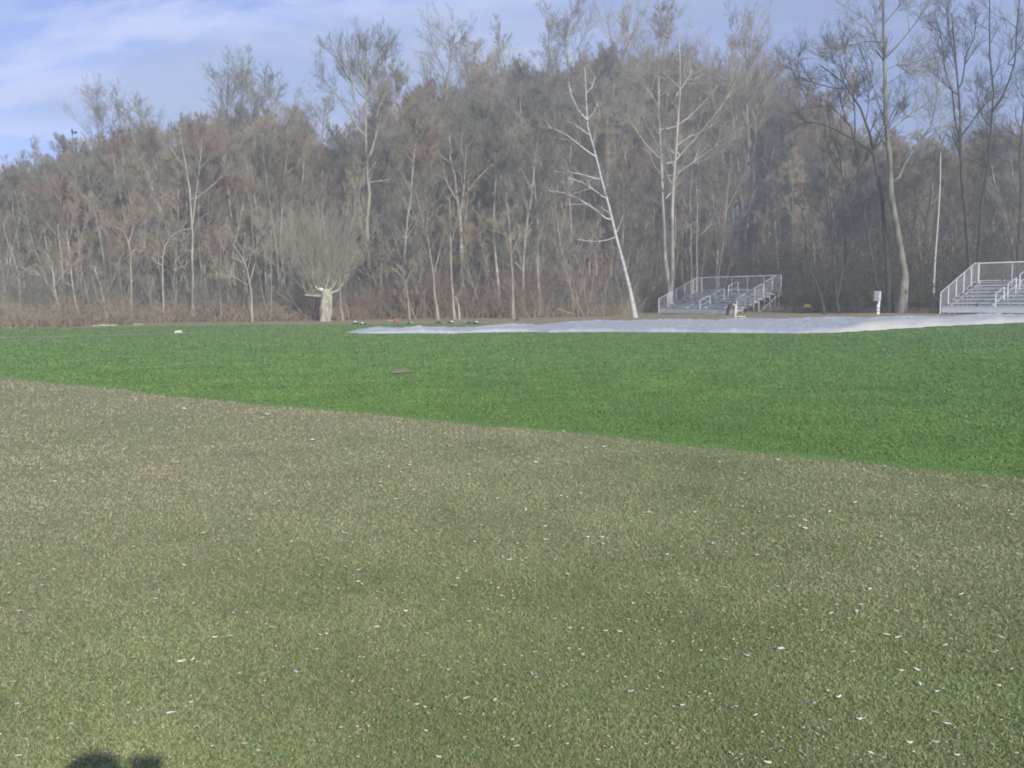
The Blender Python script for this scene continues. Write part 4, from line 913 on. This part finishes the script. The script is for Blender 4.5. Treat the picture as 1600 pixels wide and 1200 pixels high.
# ------------------------------------------------------------------ undergrowth
def brush(name, n, px0, px1, d0, d1, h0, h1, mat, label, seed, leaves=None, nleaf=0):
    r_ = np.random.default_rng(seed); px = r_.uniform(px0, px1, n)
    clump = np.round(px/ 9)*9; px = np.where(r_.random(n) < .6, clump+r_.normal(0, 2.5, n), px)
    Y = y_wood((px-800)/F*66)+0.2 + d0 + (d1-d0)*r_.uniform(0, 1, n)**1.4; x = (px-800)/F*Y*1.0
    z = gz(x, Y); hh = r_.uniform(h0, h1, n)*(0.6+0.5*np.abs(np.sin(px*.021)+.6*np.sin(px*.057+1)))
    m = 6; out = np.empty((n, m, 3)); out[:, 0] = np.c_[x, Y, z]; d = unit(np.c_[r_.normal(0, .35, n), r_.normal(0, .35, n), np.ones(n)])
    for j in range(1, m):
        d = unit(d+.16*r_.standard_normal((n, 3))+np.array([0, 0, -.04])); out[:, j] = out[:, j-1]+d*(hh/(m-1))[:, None]
    R = np.linspace(.013, .006, m)[None]*r_.uniform(.7, 1.3, (n, 1))
    A = spawn(out, R, hh, 5, .2, 1, .6, .35, .6, 4, .15, .02, r_, .006, .3)
    B_ = spawn(*A, 3, .2, 1, .6, .5, .7, 3, .15, .02, r_, .0055, .3)
    V, Q = join([tubes(out, R, 4), tubes(A[0], A[1], 3), tubes(B_[0], B_[1], 3)])
    tag(link(name, mesh_np(name, V, Q, MT[mat])), label, 'undergrowth', kind='stuff')
    if nleaf:
        idx = r_.integers(0, len(A[0]), nleaf); c = A[0][idx, r_.integers(1, 4, nleaf)]+.05*r_.standard_normal((nleaf, 3))
        a = unit(r_.standard_normal((nleaf, 3)))*.05; b = unit(np.cross(a, r_.standard_normal((nleaf, 3))))*.035
        V = np.stack([c-a, c+b, c+a, c-b], 1).reshape(-1, 3); pal = np.array(leaves)[r_.integers(0, len(leaves), nleaf)]*r_.uniform(.7, 1.3, (nleaf, 1))
        me = mesh_np(name+'_leaves', V, np.arange(nleaf*4).reshape(-1, 4), attr_material(name+'_leaf', noise=.1), colors=np.repeat(pal, 4, 0))
        tag(link('leaf_scatter', me), 'small leaves clinging to the '+label.split(' ', 1)[1], 'leaves', kind='stuff')
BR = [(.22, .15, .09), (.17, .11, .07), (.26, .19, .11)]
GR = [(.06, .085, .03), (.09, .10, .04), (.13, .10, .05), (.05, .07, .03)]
brush('tan_undergrowth', 4200, -80, 1000, 0.6, 10, .35, 1.9, 'twig_tan', 'low tan brush along the foot of the wood from the left to the birch', 61, BR, 9000)
brush('grey_undergrowth', 2200, -80, 1020, 4, 18, 2, 4.6, 'twig_grey', 'taller grey saplings and vines inside the edge of the wood', 62)
brush('reddish_undergrowth', 1900, 560, 830, 1, 14, 1.2, 3.6, 'twig_red', 'reddish thicket in the middle of the wood edge', 63, BR, 7000)
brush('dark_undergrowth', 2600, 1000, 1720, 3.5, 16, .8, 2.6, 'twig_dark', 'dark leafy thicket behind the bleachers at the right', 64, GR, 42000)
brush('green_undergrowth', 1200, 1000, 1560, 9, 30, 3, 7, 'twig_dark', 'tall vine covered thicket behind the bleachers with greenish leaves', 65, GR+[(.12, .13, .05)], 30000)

# fallen logs on the left edge of the wood
def log(pl, w0, w1, Y, label, mat='bark_pale'):
    g = at(pl[0][0], pl[0][1], Y); g[2] = gzf(g[0], g[1])
    W = np.array([at(a, b, Y) for a, b in pl]); W[:, 2] = np.maximum(W[:, 2], gz(W[:, 0], W[:, 1])+.05); W[:, 1] += np.linspace(0, .5, len(W))
    P, L_ = resample(W, 8); R = np.linspace(w0, w1, 8)*Y/F/2
    e = MB(); V, Q = tubes((P-g)[None], R[None], 7); e.add(V, Q); e.T.append(np.array([[0, i, i+1] for i in range(1, 6)])); e.T.append(np.array([[49, 49+i, 49+i+1] for i in range(1, 6)]))
    A = spawn((P-g)[None], R[None], np.array([L_]), 4, .3, 1, .7, .35, .4, 5, .15, .02, np.random.default_rng(int(pl[0][0])), .012); V, Q = tubes(A[0], A[1], 4); e.add(V, Q)
    o = e.build('fallen_log', MT[mat], None, True); o.location = g; tag(o, label, 'log')
log([(157, 507), (163, 511), (178, 513)], 3.2, 2, 54.5, 'pale fallen trunk slanting down to the grass at the left')
log([(143, 511.5), (152, 512), (168, 512.5)], 2.4, 1.5, 54, 'short grey log lying left of the pale fallen trunk')
log([(208, 507.5), (213, 507), (219, 508)], 3, 2, 55.5, 'small pale log lying right of the pale fallen trunk')
log([(115, 509), (120, 512.5), (128, 513)], 3, 1.5, 54.5, 'dark fallen branch near the split base tree', 'bark_dark')
log([(870, 482), (885, 487), (900, 492.5)], 2.4, 1.2, 64.5, 'thin yellowish fallen trunk leaning in the brush left of the birch', 'bark_tan')
log([(605, 502), (612, 501.5), (622, 502)], 1.6, 1, 59, 'pale stick behind the orange bucket')

# ------------------------------------------------------------------ small things
def lathe(prof, k=14):
    a = np.arange(k)*2*math.pi/k; V = np.array([(r*math.cos(t), r*math.sin(t), z) for r, z in prof for t in a]); n = len(prof)
    i = np.arange(n-1)[:, None]*k+np.arange(k)[None]; j = np.arange(n-1)[:, None]*k+(np.arange(k)[None]+1) % k
    return V, np.stack([i, j, j+k, i+k], -1).reshape(-1, 4)
g = gp(618, 506.0); e = empty('bucket', g); e.scale = (.75,)*3; tag(e, 'orange bucket standing at the far edge of the green field', 'bucket')
V, Q = lathe([(0, .01), (.14, .01), (.18, .34), (.195, .345), (.195, .37), (.175, .37), (.14, .05), (0, .05)]); link('shell', mesh_np('shell', V, Q, plain('orange_plastic', (.85, .20, .09), .5), True), e)
hp = np.array([[(.19*math.cos(t), -.04-.12*math.sin(t), .35-.1*math.sin(t)) for t in np.linspace(0, math.pi, 9)]]); V, Q = tubes(hp, np.full((1, 9), .006), 5)
link('handle', mesh_np('handle', V, Q, MT['galv'], True), e)
dark_bag = plain('dark_bag_cloth', (.07, .07, .065), .9); white_bag = plain('white_bag_cloth', (.66, .66, .64), .8)
def sandbag(px, py, top, lab, s=1.0, seed=0):
    r_ = np.random.default_rng(seed); g = gp(px, py); e = empty('sandbag', g, r_.uniform(-.4, .4)); tag(e, lab, 'sandbag', 'small sandbags at the far edge of the green field')
    def lump(rx, ry, rz, c, neck):
        th = np.linspace(-1.5, 1.5, 9); ph = np.arange(14)*2*math.pi/14
        V = np.array([(rx*math.sin(f)*(1+(.25 if neck and f > 1.1 else 0)), ry*math.cos(f)*math.cos(t)*(1+.12*math.sin(3*t)), max(-.0, rz*math.cos(f)*math.sin(t)+rz*.8)) for f in th for t in ph]); V += .006*r_.standard_normal(V.shape); V += c
        i = np.arange(8)[:, None]*14+np.arange(14)[None]; j = np.arange(8)[:, None]*14+(np.arange(14)[None]+1) % 14
        return V*s, np.stack([i, i+14, j+14, j], -1).reshape(-1, 4)
    V, Q = lump(.17, .11, .075, (0, 0, 0), True); link('filled_bag', mesh_np('filled_bag', V, Q, dark_bag, True), e)
    V, Q = lump(.09, .085, .06, top, False); link('tied_top', mesh_np('tied_top', V, Q, white_bag, True), e)
for i, (px, py, t, lab) in enumerate([(555, 507.5, (0, 0, .12), 'dark sandbag with its white top uppermost, furthest left of the row'), (566.5, 508, (0, -.05, .06), 'mostly white sandbag second from the left'),
      (640, 507, (.10, 0, .03), 'sandbag right of the orange bucket with a white right end'), (684.5, 506, (-.1, .04, .02), 'low brownish sandbag midway between orange bucket and tarp bend'),
      (703, 505.7, (.12, 0, .06), 'sandbag with a bright white end in the right half of the row'), (731, 506, (-.08, 0, .02), 'flat bluish dark sandbag second from the right of the row'), (742, 506.3, (.1, 0, .06), 'sandbag with a pale end closest to the tarp')]):
    sandbag(px, py, t, lab, 1.0, i)
def block(px, py, w, h, lab, matc, name='dark_block'):
    g = gp(px, py); e = empty(name, g); tag(e, lab, 'block'); m = MB(); P = np.array([[(-w/2, 0, .03), (-w/4, 0, h*.8), (w/4, 0, h), (w/2, 0, h*.4)]]); V, Q = tubes(P, np.array([[.05, .07, .07, .04]]), 7); m.add(V, Q)
    m.T.append(np.array([[0, i, i+1] for i in range(1, 6)])); m.T.append(np.array([[21, 21+i, 21+i+1] for i in range(1, 6)])); m.build('lump', matc, e, True)
block(808, 502.3, .18, .16, 'small dark lump on the dry track right of the last sandbag', dark_bag)
block(828, 501.5, .2, .12, 'small olive lump on the dry track next to the dark lump', plain('olive_cloth', (.2, .19, .12), .9))
block(279, 520.5, .34, .06, 'white crumpled scrap on the worn line across the left of the green', white_bag, 'scrap')
# utility box on its post
g = gp(1371.5, 491.5); e = empty('utility_box', g, .25); tag(e, 'grey electrical box on a white banded post between the two bleachers', 'utility box'); sc = g[1]/F
def P_(px, py): return ((px-1371.5)*sc, 0, (491.5-py)*sc)
MB().box((-.085, -.06, 0), (.085, .06, .62)).build('post', plain('white_post_paint', (.74, .75, .70), .6), e)
for z in (.16, .34): MB().box((-.09, -.065, z), (.09, .065, z+.09)).build('band', plain('grey_band', (.30, .36, .33), .6), e)
MB().box((-.01, -.05, .62), (.10, .05, .86)).build('neck', plain('bright_white_paint', (.8, .8, .74), .5), e)
MB().box((-.02, -.09, .86), (.125, .09, 1.36)).build('cabinet', plain('pinkish_grey_paint', (.52, .49, .52), .5), e)
d_ = MB().box((-.36, -.115, .80), (-.022, .07, 1.34)).build('door_panel', plain('blue_grey_paint', (.20, .25, .28), .5), e)
MB().box((-.10, -.135, 1.02), (-.07, -.117, 1.12)).build('latch', MT['galv'], d_)
MB().box((-.37, -.12, 1.345), (.13, .095, 1.38)).build('rain_hood', plain('hood_grey', (.40, .44, .43), .5), e)
# coloured things left in the thicket, a plank by the bleacher
g = ground_at(1262, 61.0); e = empty('storage_cart', g, .1); tag(e, 'low cart with an orange yellow cover half hidden in the thicket right of the bleacher', 'cart')
MB().box((-.5, -.3, .22), (1.6, .4, .30)).build('bed', plain('dark_rust', (.14, .06, .045), .8), e)
V, Q = lathe([(0.001, .62), (.12, .60), (.24, .50), (.30, .36), (.31, .30), (0.001, .30)], 12); V[:, 0] *= 1.1; V[:, :2] += .015*np.random.default_rng(3).standard_normal((len(V), 2)); link('cover', mesh_np('cover', V, Q, plain('orange_yellow_cover', (.42, .28, .08), .6), True), e)
MB().box((1.0, -.25, .305), (1.55, .3, .55)).build('crate', plain('faded_red', (.22, .07, .055), .7), e)
for wx in (-.2, 1.3):
    V, Q = lathe([(.03, -.04), (.2, -.05), (.22, 0), (.2, .05), (.03, .04)], 14); V = V[:, [0, 2, 1]]; link('wheel', mesh_np('wheel', V+np.array([wx, -.36, .22]), Q, plain('rubber', (.03, .03, .03)), True), e)
g = gp(1157, 495.5); o = MB().box((-.35, -.07, 0), (.35, .07, .05)).build('plank', plain('yellow_pine', (.72, .62, .32), .7), None); o.location = g+[0, 0, .02]; o.rotation_euler = (0, 0, .5); tag(o, 'pale yellow plank on the ground in front of the bleacher', 'plank')

# ------------------------------------------------------------------ people
def skin(name, joints, edges, mat, parent, sub=2, root=0):
    me = bpy.data.meshes.new(name); me.from_pydata([j[:3] for j in joints], edges, []); me.materials.append(mat)
    o = link(name, me, parent); sk = o.modifiers.new('skin', 'SKIN'); sk.use_smooth_shade = True; sk.branch_smoothing = .4
    layer = me.skin_vertices[0].data if len(me.skin_vertices) else None
    if layer is None:
        import bmesh
        bm = bmesh.new(); bm.from_mesh(me); bm.verts.layers.skin.verify(); bm.to_mesh(me); bm.free(); layer = me.skin_vertices[0].data
    for i, j in enumerate(joints):
        r = j[3]; layer[i].radius = (r, r) if not isinstance(r, tuple) else r; layer[i].use_root = (i == root)
    if sub: s = o.modifiers.new('sub', 'SUBSURF'); s.levels = sub; s.render_levels = sub
    return o
skin_m = plain('skin', (.50, .33, .25), .6); hair_m = plain('dark_hair', (.04, .03, .025), .8)
khaki = plain('khaki_trousers', (.62, .53, .40), .9); teal = plain('dark_teal_jacket', (.03, .055, .06), .85); shoe_m = plain('shoe_leather', (.08, .07, .06), .7)
def person_bent():
    g = gp(1147, 501.0); e = empty('person', g, .05)
    tag(e, 'person in dark jacket and khaki trousers bending over at the tarp', 'person')
    # local -x = the way they face
    J = []; E_ = []
    def a(x, y, z, r, p=None):
        J.append((x, y, z, r)); i = len(J)-1
        if p is not None: E_.append((p, i))
        return i
    pel = a(.06, 0, .90, .105); wa = a(-.06, 0, .96, .09, pel); ch = a(-.26, 0, .95, .115, wa); nk = a(-.40, 0, .85, .05, ch); hd0 = a(-.46, 0, .78, .075, nk); hd = a(-.50, 0, .70, .088, hd0); chin = a(-.53, 0, .62, .055, hd)
    for s in (-1, 1):
        h = a(.07, .09*s, .86, .09, pel); k = a(.0 if s < 0 else .03, .12*s, .48, .055, h); an = a(.07, .13*s, .09, .036, k); a(-.02, .13*s, .04, .035, an)
        sh = a(-.33, .17*s, .86, .055, ch); el = a(-.36, .20*s, .58, .040, sh); wr = a(-.42+.03*s, .14*s, .34, .026, el); pa = a(-.44+.03*s, .13*s, .27, .028, wr)
        for q in range(4): f1 = a(-.475+.03*s+.02*q, .12*s, .20-.004*abs(q-1.5), .010, pa); a(-.47+.03*s+.02*q, .10*s, .165, .008, f1)
        a(-.40+.03*s, .11*s, .22, .010, pa)
    body = skin('body', J, E_, skin_m, e, 1)
    J2 = [(.07, 0, .90, .125), (.08, -.095, .84, .105), (.0, -.125, .48, .072), (.07, -.13, .13, .058), (.08, .095, .84, .105), (.03, .125, .48, .072), (.07, .13, .13, .058), (-.02, 0, .95, .11)]
    skin('trousers', J2, [(0, 1), (1, 2), (2, 3), (0, 4), (4, 5), (5, 6), (0, 7)], khaki, e, 1)
    J3 = [(-.04, 0, .965, .125), (-.26, 0, .965, .145), (-.37, 0, .88, .08), (-.33, -.18, .86, .075), (-.37, -.21, .58, .058), (-.44, -.145, .29, .04), (-.33, .18, .86, .075), (-.37, .21, .58, .058), (-.40, .135, .29, .04)]
    skin('jacket', J3, [(0, 1), (1, 2), (1, 3), (3, 4), (4, 5), (1, 6), (6, 7), (7, 8)], teal, e, 1, 1)
    skin('hair', [(-.45, 0, .80, .08), (-.475, 0, .72, .095), (-.49, 0, .68, .09)], [(0, 1), (1, 2)], hair_m, e, 1)
    for s in (-1, 1): skin('shoe', [(.10, .13*s, .05, .045), (-.02, .13*s, .04, .048), (-.12, .13*s, .03, .035)], [(0, 1), (1, 2)], shoe_m, e, 1)
person_bent()
def photographer():
    """stands behind the camera; the photo shows the shadow of head and raised hand at the lower left"""
    e = empty('person', (-.04, -.33, 0)); e.scale = (1.055, 1.055, 1.010); tag(e, 'standing person holding a phone whose shadow falls at the bottom left', 'person')
    J = []; E_ = []
    def a(x, y, z, r, p=None):
        J.append((x, y, z, r)); i = len(J)-1
        if p is not None: E_.append((p, i))
        return i
    pel = a(0, 0, .98, .13); wa = a(0, 0, 1.15, .12); E_.append((pel, wa)); ch = a(0, 0, 1.36, .15, wa); nk = a(0, .01, 1.54, .06, ch); hd0 = a(0, .02, 1.64, .082, nk); hd = a(0, .01, 1.73, .092, hd0); a(0, 0, 1.79, .055, hd)
    a(0, .105, 1.66, .018, hd0); a(.086, .0, 1.68, .016, hd0); a(-.086, .0, 1.68, .016, hd0)
    for s in (-1, 1):
        h = a(.10*s, 0, .92, .10, pel); k = a(.12*s, .01, .50, .065, h); an = a(.13*s, 0, .09, .042, k); a(.14*s, .13, .04, .04, an)
        sh = a(.20*s, 0, 1.45, .065, ch)
        if s > 0:
            el = a(.24, .10, 1.22, .045, sh); wr = a(.12, .23, 1.45, .032, el); pa = a(.085, .272, 1.50, .034, wr)
            for q in range(4): f1 = a(.075, .268, 1.51+.014*q, .009, pa); a(.05, .274, 1.512+.014*q, .008, f1)
            a(.06, .255, 1.48, .010, pa)
        else:
            el = a(-.26, .02, 1.17, .045, sh); wr = a(-.25, .08, .93, .030, el); pa = a(-.25, .10, .86, .034, wr)
            for q in range(4): f1 = a(-.265+.012*q, .11+.006*q, .79-.005*abs(q-1.5), .009, pa); a(-.255+.012*q, .10, .745, .008, f1)
            a(-.23, .13, .82, .010, pa)
    skin('body', J, E_, skin_m, e, 2)
    skin('jacket', [(0, 0, .98, .16), (0, 0, 1.2, .155), (0, 0, 1.38, .17), (0, 0, 1.50, .09), (.21, 0, 1.45, .085), (.245, .10, 1.21, .065), (.13, .20, 1.42, .048), (-.21, 0, 1.45, .085), (-.265, .02, 1.17, .065), (-.25, .08, .95, .048)],
         [(0, 1), (1, 2), (2, 3), (2, 4), (4, 5), (5, 6), (2, 7), (7, 8), (8, 9)], teal, e, 2, 2)
    skin('trousers', [(0, 0, .98, .15), (.10, 0, .90, .12), (.12, .01, .5, .085), (.13, 0, .1, .07), (-.10, 0, .90, .12), (-.12, .01, .5, .085), (-.13, 0, .1, .07)], [(0, 1), (1, 2), (2, 3), (0, 4), (4, 5), (5, 6)], khaki, e, 2)
    skin('hair', [(0, -.03, 1.68, .09), (0, -.015, 1.75, .095), (0, 0, 1.80, .06)], [(0, 1), (1, 2)], hair_m, e, 2)
    for s in (-1, 1): skin('shoe', [(.13*s, -.04, .05, .05), (.135*s, .08, .045, .052), (.14*s, .2, .035, .04)], [(0, 1), (1, 2)], shoe_m, e, 2)
    ph = MB().box((-.055, -.026, -.03), (.055, -.014, .045)).build('phone', plain('phone_plastic', (.03, .03, .035), .4), None); ph.location = (0.01, 0, 1.6-.012)
    tag(ph, 'dark phone held up at the camera position by the shadowed person', 'phone')
photographer()

# ------------------------------------------------------------------ air
hz = MB().box((-150, -8, -1.2), (150, 175, 62)).build('haze', None, None)
hm_ = bpy.data.materials.new('haze_air'); hm_.use_nodes = True; hn = hm_.node_tree.nodes
for n in list(hn): hn.remove(n)
ho = hn.new('ShaderNodeOutputMaterial'); hv = hn.new('ShaderNodeVolumePrincipled'); hv.inputs['Color'].default_value = (.86, .93, .98, 1); hv.inputs['Density'].default_value = 0.0024
hv.inputs['Anisotropy'].default_value = 0.0
hm_.node_tree.links.new(hv.outputs[0], ho.inputs['Volume']); hz.data.materials.append(hm_)
tag(hz, 'thin bluish haze in the air over the field and the wood', 'haze', kind='stuff')
